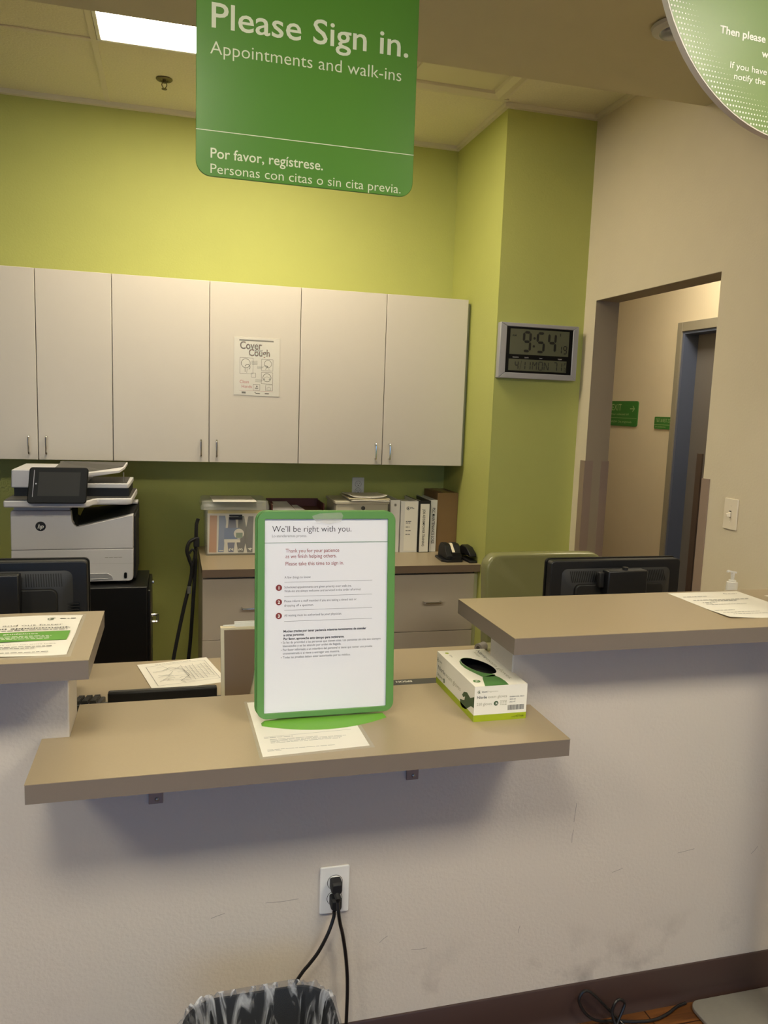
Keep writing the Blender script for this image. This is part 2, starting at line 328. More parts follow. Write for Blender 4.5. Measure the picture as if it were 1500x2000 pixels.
q = MB(d); q.box(3.195, 3.30, 4.499, 4.519, 0, 2.106); q.box(3.195, 3.30, 3.70, 3.72, 0, 2.106); q.box(3.195, 3.30, 3.72, 4.499, 2.09, 2.106); q.build('door_jamb', M_jamb, d, label='blue grey door jamb')
q = MB(d); q.box(3.30, 3.345, 3.70, 4.519, 0.005, 2.106); q.build('door_leaf', M_leaf, d)
# ------------------------------------------------------------------ corner guards
def guard(label, pts):
    m = MB(); m.pxy(pts, 0.1, 1.322); return tag(m.build('corner_guard', M_guard, None), label, 'corner guard', 'taupe corner guards of the doorway')
t_ = 0.004
guard('taupe vinyl corner guard on the near edge of the far doorway jamb', [(XR, 3.60), (XR - t_, 3.60), (XR - t_, 3.558 - t_), (XR + 0.042, 3.558 - t_), (XR + 0.042, 3.558), (XR, 3.558)])
guard('taupe vinyl corner guard on the inner corridor edge of the far doorway jamb', [(XR + 0.128, 3.60), (XR + 0.128 + t_, 3.60), (XR + 0.128 + t_, 3.558 - t_), (XR + 0.09, 3.558 - t_), (XR + 0.09, 3.558), (XR + 0.128, 3.558)])
guard('pale taupe corner guard on the right side of the doorway beside the light switch', [(XR, 2.595), (XR - t_, 2.595), (XR - t_, 2.637 + t_), (XR + 0.042, 2.637 + t_), (XR + 0.042, 2.637), (XR, 2.637)])
m = MB(); m.box(3.288, 3.2995, 4.346, 4.397, 0.1, 1.327); tag(m.build('corner_guard', mat('dark guard', (92, 78, 70), 0.5, var=0.02), None), 'dark narrow guard strip inside the grey door recess in the corridor', 'corner guard', 'taupe corner guards of the doorway')

# ------------------------------------------------------------------ ceiling fittings
def troffer(label, x0, x1, y0, y1, z, mlens, group='recessed ceiling lights'):
    t = thing('ceiling_light', label, 'ceiling light', ((x0 + x1) / 2, (y0 + y1) / 2, z), group)
    q = MB(t); w = 0.016
    q.box(x0, x1, y0, y0 + w, z - 0.01, z - 0.0008); q.box(x0, x1, y1 - w, y1, z - 0.01, z - 0.0008); q.box(x0, x0 + w, y0 + w, y1 - w, z - 0.01, z - 0.0008); q.box(x1 - w, x1, y0 + w, y1 - w, z - 0.01, z - 0.0008)
    q.build('frame', M_white, t, bevel=0.002)
    q = MB(t); q.box(x0 + w, x1 - w, y0 + w, y1 - w, z - 0.006, z - 0.0008); q.build('lens', mlens, t)
    return t
troffer('lit rectangular ceiling light beside the top of the green hanging sign', -0.296, 0.905, 3.03, 3.612, CZ, em('staff lens', WARM, STAFF_LIGHT))
mf = em('front lens', WARM2, FRONT_LIGHT)
troffer('ceiling light over the waiting area to the left of the camera', -2.05, -1.45, -0.2, 0.4, SZ, mf)
troffer('ceiling light over the waiting area right above the camera', -0.6, 0.0, -0.2, 0.4, SZ, mf)
troffer('ceiling light over the waiting area to the right of the camera', 1.3, 1.9, -0.2, 0.4, SZ, mf)
troffer('corridor ceiling light beyond the doorway', 2.4, 2.9, 3.6, 4.2, 2.75, em('hall lens', WARM, HALL_LIGHT))
t = thing('ceiling_panel', 'unlit bevelled ceiling light panel to the right of the green hanging sign', 'ceiling light', (1.2, 3.32, CZ), 'recessed ceiling lights')
q = MB(t); x0, x1, y0, y1 = 0.92, 1.478, 3.03, 3.606
def ringxy(a, z): return [(x0 + a, y0 + a, z), (x1 - a, y0 + a, z), (x1 - a, y1 - a, z), (x0 + a, y1 - a, z)]
q.loft([ringxy(0, CZ - 0.001), ringxy(0, CZ - 0.02), ringxy(0.03, CZ - 0.024), ringxy(0.06, CZ - 0.014), ringxy(0.066, CZ - 0.003)]); q.build('frame', M_panelw, t)
q = MB(t); a = 0.09; q.loft([ringxy(a, CZ - 0.003), ringxy(a, CZ - 0.012), ringxy(a + 0.02, CZ - 0.016)]); q.build('lens', M_panelw, t, bevel=0.002)
t = thing('fire_sprinkler', 'small bronze sprinkler head on the tile ceiling left of the hanging sign', 'sprinkler', (-0.037, 3.94, CZ))
q = MB(t); c = (-0.037, 3.94, CZ)
q.lathe(c, [(0.036, -0.0008), (0.037, -0.003), (0.033, -0.007), (0.02, -0.009), (0.016, -0.004)], 28); q.build('escutcheon', M_sprk, t, smooth=True)
q = MB(t); q.cyl((c[0], c[1], CZ - 0.003), (c[0], c[1], CZ - 0.018), 0.008)
for s in (-1, 1): q.tube([(c[0] + s * 0.006, c[1], CZ - 0.016), (c[0] + s * 0.011, c[1], CZ - 0.026), (c[0] + s * 0.003, c[1], CZ - 0.042)], 0.0022, 6)
q.build('sprinkler_body', M_sprk, t, smooth=True)
q = MB(t); q.lathe((c[0], c[1], CZ - 0.045), [(0.003, 0.004), (0.012, 0.002), (0.0125, 0), (0.003, -0.001)], 20); q.build('deflector', M_sprk, t, smooth=True)
t = thing('dome_fixture', 'pale round dome on the soffit partly hidden behind the round green sign', 'dome', (1.51, 2.30, SZ))
q = MB(t); q.lathe((1.51, 2.30, SZ), [(0.07, -0.0008), (0.075, -0.004), (0.072, -0.014), (0.056, -0.022)], 32); q.build('housing', M_dome, t, smooth=True)
q = MB(t); q.lathe((1.51, 2.30, SZ - 0.022), [(0.05, 0.0005), (0.048, -0.003), (0.036, -0.008), (0.018, -0.0105), (0.002, -0.011)], 32); q.build('dome_cover', mat('dome smoked cover', (150, 152, 160), 0.15, var=0.02), t, smooth=True)

# ------------------------------------------------------------------ upper cabinets
YF = 4.012; CB, CT = 1.25, 2.135
def upper(x0, xm, x1, label):
    t = thing('wall_cabinet', label, 'cabinet', ((x0 + x1) / 2, YB, CB), 'white upper cabinets on the green wall')
    q = MB(t); q.box(x0 + 0.0005, x1 - 0.0005, YF + 0.021, YB - 0.0005, CB, CT); q.build('cabinet_body', M_cab, t)
    for a, b, hx in ((x0, xm, xm - 0.039), (xm, x1, xm + 0.037)):
        dd = MB(t); dd.box(a + 0.0018, b - 0.0018, YF, YF + 0.019, CB + 0.001, CT - 0.002); dd = dd.build('door', M_cab, t, bevel=0.0012)
        h = MB(t); h.tube([(hx, YF, 1.361), (hx, YF - 0.022, 1.362), (hx, YF - 0.027, 1.345), (hx, YF - 0.027, 1.30), (hx, YF - 0.022, 1.281), (hx, YF, 1.282)], 0.0042, 8, 5); h.build('handle', M_chrome, dd, smooth=True)
upper(-0.952, -0.616, -0.28, 'leftmost white upper cabinet, over the printer and cut by the picture edge')
upper(-0.28, 0.173, 0.622, 'middle white upper cabinet with the cough poster on its right door')
upper(0.622, 1.068, 1.517, 'rightmost white upper cabinet, next to the green corner wall')
m = MB(); m.box(1.518, XC - 0.001, YF + 0.03, YB, CB, CT - 0.02); struct('trim_3', m, M_filler, 'narrow filler strip between the last white cabinet and the green wall', 'trim')
# poster
t = thing('cough_poster', 'white Cover Your Cough notice in a clear sleeve on the middle cabinet', 'poster', (0.404, YF, 1.59))
fr = F_front(0.404, YF - 0.0013, 1.732)
q = MB(t); q.slab(fr, [(-0.111, -0.1405), (0.113, -0.145), (0.113, 0.139), (-0.111, 0.141)], -0.0006, 0.0004); q.build('sheet', M_paper, t)
q = MB(t); q.rect(fr, -0.1145, -0.145, 0.1165, 0.1445, 0.0021); q.build('clear_sleeve', M_lamn, t)
q = MB(t); q.text(fr, -0.083, 0.085, 0.036, 'Cover', 0.108, bold=0.02); q.text(fr, -0.04, 0.052, 0.033, 'Cough', 0.105, bold=0.02); q.text(fr, -0.083, -0.083, 0.015, 'Clean', 0.045, e=0.0006); q.text(fr, -0.073, -0.106, 0.015, 'Hands', 0.05, e=0.0006); q.rect(fr, -0.085, -0.1205, 0.083, -0.1195, 0.0006)
q.v = q.v; q.build('headline', M_rose, t)
q = MB(t); q.rect(fr, -0.087, 0.124, 0.083, 0.131, 0.0006); q.text(fr, -0.012, 0.0755, 0.012, 'your', 0.042, e=0.0012)
for x0, y0, x1, y1 in ((-0.083, -0.036, -0.018, 0.042), (0.024, -0.018, 0.081, 0.038), (0.024, -0.083, 0.081, -0.026), (-0.026, -0.052, -0.004, -0.032), (-0.016, -0.116, 0.017, -0.087), (0.046, -0.116, 0.081, -0.087)):
    q.line(fr, [(x0, y0), (x1, y0), (x1, y1), (x0, y1), (x0, y0)], 0.0015, 0.0006)
q.ring(fr, -0.054, 0.015, 0.022, 0.0026, 0.0006); q.ring(fr, -0.045, -0.003, 0.012, 0.0028, 0.0006, -60, 170); q.ring(fr, 0.056, 0.016, 0.018, 0.0022, 0.0006); q.ring(fr, 0.052, -0.052, 0.02, 0.0026, 0.0006)
q.poly(fr, [(0.036, 0.012), (0.056, -0.002), (0.058, 0.004)], 0.0006); q.poly(fr, [(0.034, -0.056), (0.04, -0.064), (0.043, -0.06)], 0.0006); q.poly(fr, [(0.07, -0.056), (0.064, -0.064), (0.061, -0.06)], 0.0006)
q.line(fr, [(0.036, -0.06), (0.042, -0.05), (0.052, -0.047), (0.062, -0.05), (0.068, -0.06)], 0.0014, 0.0006)
q.line(fr, [(-0.057, -0.008), (-0.057, -0.028)], 0.0022, 0.0006); q.line(fr, [(-0.047, -0.009), (-0.049, -0.032)], 0.0016, 0.0006); q.line(fr, [(0.05, -0.002), (0.044, -0.012)], 0.002, 0.0006); q.line(fr, [(0.06, 0), (0.062, -0.014)], 0.0014, 0.0006)
q.line(fr, [(0.062, -0.096), (0.062, -0.1), (0.053, -0.103), (0.053, -0.113), (0.072, -0.113), (0.072, -0.103), (0.064, -0.1)], 0.0012, 0.0006); q.rect(fr, -0.008, -0.108, 0.009, -0.104, 0.0006); q.disc(fr, 0.002, -0.097, 0.004, 0.0006)
for i in range(5): q.rect(fr, -0.026 if i < 4 else -0.024, 0.026 - i * 0.0042, 0.004, 0.0273 - i * 0.0042, 0.0006)
for i in range(4): q.rect(fr, 0.002, 0.0015 - i * 0.0034, 0.038 - i * 0.004, 0.0025 - i * 0.0034, 0.0006); q.rect(fr, -0.006, -0.064 - i * 0.0036, 0.033 - i * 0.003, -0.063 - i * 0.0036, 0.0006)
q.rect(fr, -0.073, -0.134, -0.053, -0.1245, 0.0006); q.rect(fr, 0.042, -0.134, 0.063, -0.129, 0.0006); q.disc(fr, -0.006, -0.127, 0.003, 0.0006); q.rect(fr, -0.004, -0.134, 0.018, -0.13, 0.0006)
q.build('print', mat('poster ink', (74, 70, 64), 0.6, var=0.02), t)

# ------------------------------------------------------------------ clock
t = thing('wall_clock', 'silver digital wall clock reading 9:54 on the olive corner wall', 'clock', (1.753, YC, 1.852))
q = MB(t); fr = F_front(0, 3.625, 0)
o_ = [(1.542, 1.718), (1.964, 1.718), (1.964, 1.9865), (1.542, 1.9865)]; i_ = [(1.5765, 1.7458), (1.9345, 1.7458), (1.9345, 1.9678), (1.5765, 1.9678)]
for k in range(4):
    a, b, c, d = o_[k], o_[(k + 1) % 4], i_[(k + 1) % 4], i_[k]; q.pxz([a, b, c, d], 3.625, YC - 0.0005)
q.build('frame', M_silver, t, bevel=0.003)
q = MB(t); q.box(1.5765, 1.9345, 3.629, 3.66, 1.7458, 1.9678); q.build('bezel', M_gloss, t)
fr = F_front(0, 3.629, 0)
q = MB(t); q.rect(fr, 1.595, 1.8353, 1.9142, 1.958, 0.0005); q.rect(fr, 1.5932, 1.7563, 1.9075, 1.8128, 0.0005); q.build('display', M_lcd, t)
SEG = {'0': 'abcdef', '1': 'bc', '2': 'abged', '3': 'abgcd', '4': 'fgbc', '5': 'afgcd', '7': 'abc', '9': 'abcdfg', 'F': 'aefg', 'O': 'abcdef', 'M': 'efbcmn', 'N': 'efbcxn'}
def digit(q, ch, x, y, w, h, s, sl=0.02):
    def P(u, v): return (x + u + sl * v, y + v)
    g_ = s * 0.12; hh = h / 2
    def H(v): q.poly(fr, [P(s * .5 + g_, v), P(s + g_, v + s / 2), P(w - s - g_, v + s / 2), P(w - s * .5 - g_, v), P(w - s - g_, v - s / 2), P(s + g_, v - s / 2)], 0.0012)
    def V(u, v0, v1): q.poly(fr, [P(u, v0 + g_), P(u + s / 2, v0 + s * .6), P(u + s / 2, v1 - s * .6), P(u, v1 - g_), P(u - s / 2, v1 - s * .6), P(u - s / 2, v0 + s * .6)], 0.0012)
    for c in SEG[ch]:
        if c == 'a': H(h - s / 2)
        if c == 'g': H(hh)
        if c == 'd': H(s / 2)
        if c == 'f': V(s / 2, hh, h - s / 2)
        if c == 'b': V(w - s / 2, hh, h - s / 2)
        if c == 'e': V(s / 2, s / 2, hh)
        if c == 'c': V(w - s / 2, s / 2, hh)
        if c == 'm': q.line(fr, [P(s, h - s), P(w / 2, hh)], s, 0.0012)
        if c == 'n' : q.line(fr, [P(w - s, h - s), P(w / 2, hh)], s, 0.0012) if ch == 'M' else q.line(fr, [P(w / 2, hh), P(w - s, s)], s, 0.0012)
        if c == 'x': q.line(fr, [P(s, h - s), P(w / 2, hh)], s, 0.0012)
q = MB(t)
digit(q, '9', 1.661, 1.847, 0.047, 0.103, 0.0125); digit(q, '5', 1.735, 1.846, 0.047, 0.103, 0.0125); digit(q, '4', 1.797, 1.848, 0.047, 0.101, 0.0125)
q.disc(fr, 1.725, 1.9167, 0.0062, 0.0012); q.disc(fr, 1.7237, 1.878, 0.0062, 0.0012)
digit(q, '1', 1.858, 1.847, 0.019, 0.041, 0.005); digit(q, '9', 1.884, 1.847, 0.021, 0.041, 0.005); q.poly(fr, [(1.862, 1.945), (1.867, 1.949), (1.868, 1.936), (1.8645, 1.93)], 0.0012)
q.text(fr, 1.6055, 1.9216, 0.0085, 'AM', 0.022, bold=0.02, e=0.0012)
digit(q, '4', 1.626, 1.761, 0.021, 0.043, 0.0048); q.line(fr, [(1.655, 1.761), (1.663, 1.806)], 0.002, 0.0012); digit(q, '1', 1.665, 1.761, 0.019, 0.043, 0.0048); digit(q, '1', 1.693, 1.761, 0.019, 0.043, 0.0048)
digit(q, 'M', 1.72, 1.762, 0.026, 0.043, 0.004); digit(q, 'O', 1.753, 1.762, 0.025, 0.043, 0.0046); digit(q, 'N', 1.784, 1.762, 0.026, 0.043, 0.004)
digit(q, '7', 1.836, 1.761, 0.021, 0.045, 0.0048); digit(q, '1', 1.862, 1.761, 0.022, 0.045, 0.0048); digit(q, 'F', 1.893, 1.786, 0.013, 0.02, 0.003); digit(q, '3', 1.89, 1.759, 0.015, 0.022, 0.003)
q.build('segments', M_lcdink, t)
q = MB(t)
for s, a, b in (('MONTH', 1.6137, 1.6448), ('DATE', 1.678, 1.699), ('DAY', 1.7584, 1.7743), ('TEMP', 1.8577, 1.881)): q.text(fr, a, 1.8187, 0.0048, s, b - a, bold=0.02, e=0.0006)
q.build('captions', M_lgrey, t)

# ------------------------------------------------------------------ wall plates
def plate(t, fr, w, h, m): q = MB(t); q.slab(fr, rrect(-w / 2, -h / 2, w / 2, h / 2, 0.004, 3), 0.0003, 0.006); return q.build('cover_plate', m, t, bevel=0.002)
def receptacle(t, fr, dy, m=M_white, slots=True):
    q = MB(t); pts = [(0.0165 * math.cos(a), max(-0.0145, min(0.0145, 0.0175 * math.sin(a))) + dy) for a in [2 * math.pi * i / 28 for i in range(28)]]
    q.slab(fr, pts, 0.006, 0.0078); r = q.build('socket', m, t)
    q = MB(t); q.ring(fr, 0, dy, 0.0176, 0.0012, 0.0063)
    if slots: q.rect(fr, -0.0075, dy + 0.0005, -0.0055, dy + 0.0085, 0.0081); q.rect(fr, 0.0055, dy + 0.0015, 0.0075, dy + 0.0085, 0.0081); q.disc(fr, 0, dy - 0.007, 0.0027, 0.0081, 12)
    q.build('slots', M_gap, r)
t = thing('wall_outlet', 'white electrical outlet on the green back wall under the cabinets', 'outlet', (1.02, YB, 1.094), 'electrical outlets'); fr = F_front(1.02, YB, 1.094)
plate(t, fr, 0.07, 0.116, M_white); receptacle(t, fr, 0.0195); receptacle(t, fr, -0.0195)
t = thing('wall_outlet', 'white electrical outlet low on the half wall with two black plugs', 'outlet', (0.357, 1.635, 0.454), 'electrical outlets'); fr = F_front(0.357, 1.635, 0.454)
plate(t, fr, 0.069, 0.115, M_white); receptacle(t, fr, 0.0195); receptacle(t, fr, -0.0195)
t = thing('light_switch', 'ivory toggle light switch on the beige wall right of the doorway', 'light switch', (XR, 2.459, 1.205)); fr = F_left(XR, 2.459, 1.205)
plate(t, fr, 0.072, 0.116, M_ivory)
q = MB(t); q.rect(fr, -0.0055, -0.0125, 0.0055, 0.0125, 0.0063); q.build('toggle_slot', M_gap, t)
q = MB(t); q.prism([fr.p(a, b, 0.005) for a, b in ((-0.0045, -0.011), (0.0045, -0.011), (0.0045, 0.009), (-0.0045, 0.009))], [fr.p(a, b, 0.022) for a, b in ((-0.0035, -0.009), (0.0035, -0.009), (0.0035, 0.001), (-0.0035, 0.001))]); q.build('toggle', M_ivory, t, bevel=0.001)
for dy in (0.031, -0.031): q = MB(t); q.cyl(fr.p(0, dy, 0.0058), fr.p(0, dy, 0.0072), 0.0032, 12); q.build('screw', M_ivory, t)
# cords in the low outlet
def cord(label, z, path):
    t = thing('power_cord', label, 'cord', (0.357, 1.62, z), 'black cords in the low outlet')
    q = MB(t); q.loft([[(0.357 + a * k, y, z + b * k - dz) for a, b in rrect(-0.0125, -0.013, 0.0125, 0.013, 0.004, 3)] for y, k, dz in ((1.6268, 1, 0), (1.606, 1, 0), (1.600, 0.8, 0.002))]); pl = q.build('plug', M_blackm, t, bevel=0.001)
    q = MB(t); q.cyl((0.357, 1.612, z - 0.011), (path[0][0], path[0][1], path[0][2] + 0.004), 0.0085, 10, 0.0055); q.build('strain_relief', M_blackm, pl, smooth=True)
    q = MB(t); q.tube(path, 0.0042, 8, 7); q.build('cable', M_cord, t, smooth=True)
cord('black cord from the upper socket hanging straight down past the bin', 0.4745, [(0.357, 1.590, 0.450), (0.3585, 1.585, 0.422), (0.365, 1.594, 0.39), (0.374, 1.606, 0.355), (0.383, 1.608, 0.30), (0.388, 1.606, 0.24), (0.388, 1.602, 0.18), (0.385, 1.60, 0.09), (0.37, 1.59, 0.02), (0.42, 1.56, 0.0045), (0.5, 1.58, 0.0045)])
cord('black cord from the lower socket curving left behind the bin', 0.4345, [(0.353, 1.611, 0.413), (0.352, 1.609, 0.40), (0.339, 1.603, 0.367), (0.318, 1.602, 0.326), (0.297, 1.602, 0.298), (0.281, 1.602, 0.279), (0.255, 1.603, 0.235), (0.22, 1.606, 0.15), (0.2, 1.608, 0.05), (0.17, 1.605, 0.006), (0.1, 1.60, 0.0045)])

# ------------------------------------------------------------------ corridor signs
t = thing('room_sign', 'green EXIT sign with a right arrow on the corridor wall', 'sign', (3.2, 5.148, 1.568), 'green corridor signs'); fr = F_left(3.2, 5.148, 1.568)
q = MB(t); q.slab(fr, rrect(-0.19, -0.091, 0.182, 0.091, 0.018), 0.0003, 0.008); q.build('panel', M_lgreen, t)
q = MB(t); q.text(fr, -0.158, 0.022, 0.046, 'EXIT', 0.128, e=0.0085); q.line(fr, [(0.085, 0.036), (0.142, 0.036)], 0.006, 0.0085); q.line(fr, [(0.118, 0.056), (0.143, 0.036), (0.118, 0.016)], 0.006, 0.0085)
q.text(fr, -0.165, -0.012, 0.014, 'Your collected bill', 0.235, e=0.0085); q.rect(fr, -0.19, -0.033, 0.178, -0.031, 0.0085); q.text(fr, -0.165, -0.066, 0.014, 'SALIDA  Cita programada', 0.28, e=0.0085); q.build('lettering', mat('dim sign lettering', (176, 196, 140), 0.5, var=0.01), t)
t = thing('room_sign', 'small green TEST and REST zone sign partly hidden by the corridor door frame', 'sign', (3.2, 4.66, 1.513), 'green corridor signs'); fr = F_left(3.2, 4.66, 1.513)
q = MB(t); q.slab(fr, rrect(-0.093, -0.041, 0.085, 0.041, 0.009), 0.0003, 0.008); q.build('panel', M_lgreen, t)
q = MB(t); q.text(fr, -0.078, 0.006, 0.022, 'TEST & REST ZONE', 0.2, e=0.0085); q.v = [p for p in q.v]; q.rect(fr, -0.09, -0.0135, 0.082, -0.011, 0.0085); q.text(fr, -0.08, -0.03, 0.009, 'zona de descanso', 0.12, e=0.0085); q.build('lettering', MATS['dim sign lettering'], t)

# ------------------------------------------------------------------ hanging sign
t = thing('hanging_sign', 'green Please Sign in sign hanging over the counter', 'sign', (0.2805, 1.75, 2.02))
fr = F_front(0, 1.75, 0); q = MB(t); pts = rrect(0.046, 2.0195, 0.515, 2.53, 0.03, 8); q.slab(fr, pts, -0.006, 0); q.build('panel', M_sgreen, t, bevel=0.001)
q = MB(t); q.text(fr, 0.0765, 2.309, 0.047, 'Please Sign in.', 0.4175, bold=0.008); q.text(fr, 0.074, 2.2585, 0.0245, 'Appointments and walk-ins', 0.406, bold=-0.006)
q.text(fr, 0.0757, 2.0562, 0.0195, 'Por favor, regístrese.', 0.2365, bold=0.008); q.text(fr, 0.0757, 2.0258, 0.0187, 'Personas con citas o sin cita previa.', 0.412, bold=-0.004); q.rect(fr, 0.046, 2.1088, 0.515, 2.1104, 0.0004); q.build('lettering', M_cream2, t)
for x in (0.10, 0.46): q = MB(t); q.cyl((x, 1.753, 2.525), (x, 1.753, SZ), 0.002, 8); q.build('hanging_rod', M_steel, t)

# ------------------------------------------------------------------ low counter and high counters
def counter(label, x0, x1, y0, y1, z, brackets=(), notch=None):
    t = thing('counter_top', label, 'counter', ((x0 + x1) / 2, (y0 + y1) / 2, z - 0.038), 'taupe reception counter tops')
    def outline(e):
        if not notch: return [(x0 + e, y0 + e), (x1 - e, y0 + e), (x1 - e, y1 - e), (x0 + e, y1 - e)]
        a, b, yn = notch; return [(x0 + e, y0 + e), (x1 - e, y0 + e), (x1 - e, yn), (b, yn), (b, y1 - e), (a, y1 - e), (a, yn), (x0 + e, yn)]
    q = MB(t); q.pxy(outline(0), z - 0.0012, z); q.build('laminate_surface', M_lam, t)
    q = MB(t); q.pxy(outline(0.0006), z - 0.038, z - 0.0012); q.build('counter_edge', M_lamE, t)
    for x in brackets:
        q = MB(t); q.box(x - 0.0145, x + 0.0145, 1.6285, 1.634, 0.705, 0.826); q.box(x - 0.0145, x + 0.0145, 1.47, 1.6285, 0.8205, 0.8262); q.build('support_bracket', mat('bracket paint', (150, 136, 130), 0.45, 0.3, var=0.03), t, bevel=0.001)
        q = MB(t); q.lathe((0, 0, 0), [(0.0042, 0), (0.0046, 0.001), (0.003, 0.0025), (0.0006, 0.003)], 12); q.v = [Vector((x + 0.002 + p.x, 1.6285 - p.z, 0.715 + p.y)) for p in q.v]; q.build('bracket_screw', M_steel, t, smooth=True)
    return t
counter('low taupe counter top in the middle, carrying the standing green frame', -0.2575, 0.8215, 1.435, 1.812, 0.865, (-0.036, 0.533), (-0.2045, 0.7695, 1.6345))
counter('high taupe counter top on the left with the laminated guidelines sheet', LX, -0.153, 1.508, 1.865, 1.067)
counter('high taupe counter top on the right in front of the olive chair', 0.717, XR - 0.001, 1.518, 1.872, 1.067)

# desk behind the counters
t = thing('staff_desk', 'long taupe staff desk behind the reception counters', 'desk', (-0.3, 2.12, 0))
q = MB(t); q.box(LX + 0.001, XR - 0.001, 1.7705, 2.478, 0.71, 0.74); q.build('desk_top', M_lam, t, bevel=0.001)
for x in (-1.8, -0.65, 0.75, 1.9): q = MB(t); q.box(x, x + 0.03, 1.80, 2.42, 0, 0.7098); q.build('side_panel', M_cab2, t)

# ------------------------------------------------------------------ back base cabinets
t = thing('work_surface', 'taupe work surface along the back wall carrying binders and storage box', 'counter', (0.83, 4.03, 0.727))
q = MB(t); q.box(0.132, XC - 0.001, 3.711, YB - 0.0005, 0.764, 0.765); q.build('laminate_surface', M_lam, t)
q = MB(t); q.box(0.1325, XC - 0.0013, 3.7115, YB - 0.0008, 0.727, 0.764); q.build('surface_edge', mat('dark taupe edge', (120, 102, 86), 0.45, var=0.03), t)
def base_cab(x0, x1, label):
    t = thing('drawer_cabinet', label, 'cabinet', ((x0 + x1) / 2, 4.04, 0), 'pale drawer cabinets under the work surface')
    q = MB(t); q.box(x0 + 0.0005, x1 - 0.0005, 3.758, YB - 0.0008, 0.1, 0.7268); q.box(x0 + 0.0005, x1 - 0.0005, 3.82, YB - 0.0008, 0, 0.1); q.build('cabinet_body', M_cab2, t)
    for z0, z1 in ((0.4135, 0.7135), (0.105, 0.4105)):
        dd = MB(t); dd.box(x0 + 0.0015, x1 - 0.0015, 3.738, 3.7575, z0, z1); dd = dd.build('drawer', M_cab2, t, bevel=0.0012)
        c = (x0 + x1) / 2; zz = (z0 + z1) / 2 + 0.006
        h = MB(t); h.tube([(c - 0.046, 3.738, zz), (c - 0.045, 3.712, zz), (c - 0.03, 3.708, zz), (c + 0.03, 3.708, zz), (c + 0.045, 3.712, zz), (c + 0.046, 3.738, zz)], 0.0045, 8, 5); h.build('handle', M_chrome, dd, smooth=True)
base_cab(0.134, 0.597, 'leftmost pale drawer cabinet under the work surface, below the storage box')
base_cab(0.597, 1.057, 'middle pale drawer cabinet hidden behind the standing green frame')
base_cab(1.057, 1.517, 'rightmost pale drawer cabinet under the work surface, below the tape dispenser')
m = MB(); m.box(1.5175, XC - 0.0005, 3.745, YB, 0, 0.7268); struct('trim_4', m, M_filler, 'filler strip between the drawer cabinet and the green corner wall', 'trim')
#CONT
def greek(q, fr, x, y, w, h, seed=1, e=0.0006, lo=0.006, hi=0.02):
    rd = random.Random(seed); a = x
    while a < x + w - 0.002:
        b = min(a + rd.uniform(lo, hi), x + w); q.rect(fr, a, y, b, y + h, e); a = b + h * 0.8
def frame_ring(q, fr, o, i, z0, z1):
    n = len(o); vs = [fr.p(x, y, z) for z in (z0, z1) for ring in (o, i) for x, y in ring]; fs = []
    for k in range(n):
        j = (k + 1) % n
        fs += [(k, j, 2 * n + j, 2 * n + k), (n + j, n + k, 3 * n + k, 3 * n + j), (2 * n + k, 2 * n + j, 3 * n + j, 3 * n + k), (j, k, n + k, n + j)]
    q.add(vs, fs)
# ------------------------------------------------------------------ standing sign in a green frame
t = thing('sign_holder', 'green framed We will be right with you notice standing on the low counter', 'sign', (0.32, 1.625, 0.865))
sa = math.radians(5); fr = Fr((0.32, 1.628, 0.868), (1, 0, 0), (0, math.sin(sa), math.cos(sa)))
q = MB(t); q.slab(fr, rrect(-0.150, 0.012, 0.158, 0.4612, 0.022, 8), -0.017, -0.0085); q.build('back_frame', M_fgreen, t, bevel=0.0015)
o_ = rrect(-0.1465, 0.0085, 0.1595, 0.46, 0.022, 8); i_ = rrect(-0.1308, 0.0205, 0.1425, 0.4425, 0.002, 8)
q = MB(t); frame_ring(q, fr, o_, i_, -0.008, 0.0035); q.build('front_frame', M_fgreen, t, bevel=0.001)
q = MB(t); q.slab(fr, [(-0.1312, 0.0203), (0.1428, 0.0203), (0.1428, 0.4428), (-0.1312, 0.4428)], -0.006, -0.001); ps = q.build('poster_sheet', M_poster, t)
e_ = -0.0006
q = MB(t); q.text(fr, -0.1146, 0.4149, 0.0128, 'We’ll be right with you.', 0.174, bold=-0.006, e=e_); q.build('heading', M_ink, ps)
q = MB(t); q.text(fr, -0.0855, 0.3703, 0.0078, 'Thank you for your patience', 0.118, e=e_); q.text(fr, -0.0855, 0.3582, 0.0078, 'as we finish helping others.', 0.112, e=e_); q.text(fr, -0.0855, 0.3421, 0.0078, 'Please take this time to sign in.', 0.1285, e=e_); q.build('red_text', M_red, ps)
q = MB(t); q.rect(fr, -0.1308, 0.3908, 0.1425, 0.392, e_); q.build('green_rule', mat('rule green', (70, 120, 84), 0.6, var=0.02), ps)
q = MB(t)
for n, y in (('1', 0.2940), ('2', 0.2628), ('3', 0.2326)): q.disc(fr, -0.0995, y, 0.0068, e_)
q.build('number_discs', M_brick, ps)
q = MB(t)
for n, y in (('1', 0.2940), ('2', 0.2628), ('3', 0.2326)): q.text(fr, -0.0995, y - 0.0033, 0.0066, n, None, 'C', 0.03, e_ + 0.0004)
q.build('numerals', M_wink, ps)
q = MB(t)
q.text(fr, -0.1148, 0.4037, 0.0055, 'Lo atenderemos pronto.', 0.0755, e=e_); q.text(fr, -0.0876, 0.3138, 0.0052, 'A few things to know:', 0.0575, e=e_)
for s, y, w in (('Scheduled appointments are given priority over walk-ins.', 0.2925, 0.149), ('Walk-ins are always welcome and serviced in the order of arrival.', 0.284, 0.1705), ('Please inform a staff member if you are taking a timed test or', 0.2621, 0.1605), ('dropping off a specimen.', 0.2527, 0.0645), ('All testing must be authorized by your physician.', 0.2311, 0.1275)): q.text(fr, -0.0878, y, 0.0048, s, w, e=e_)
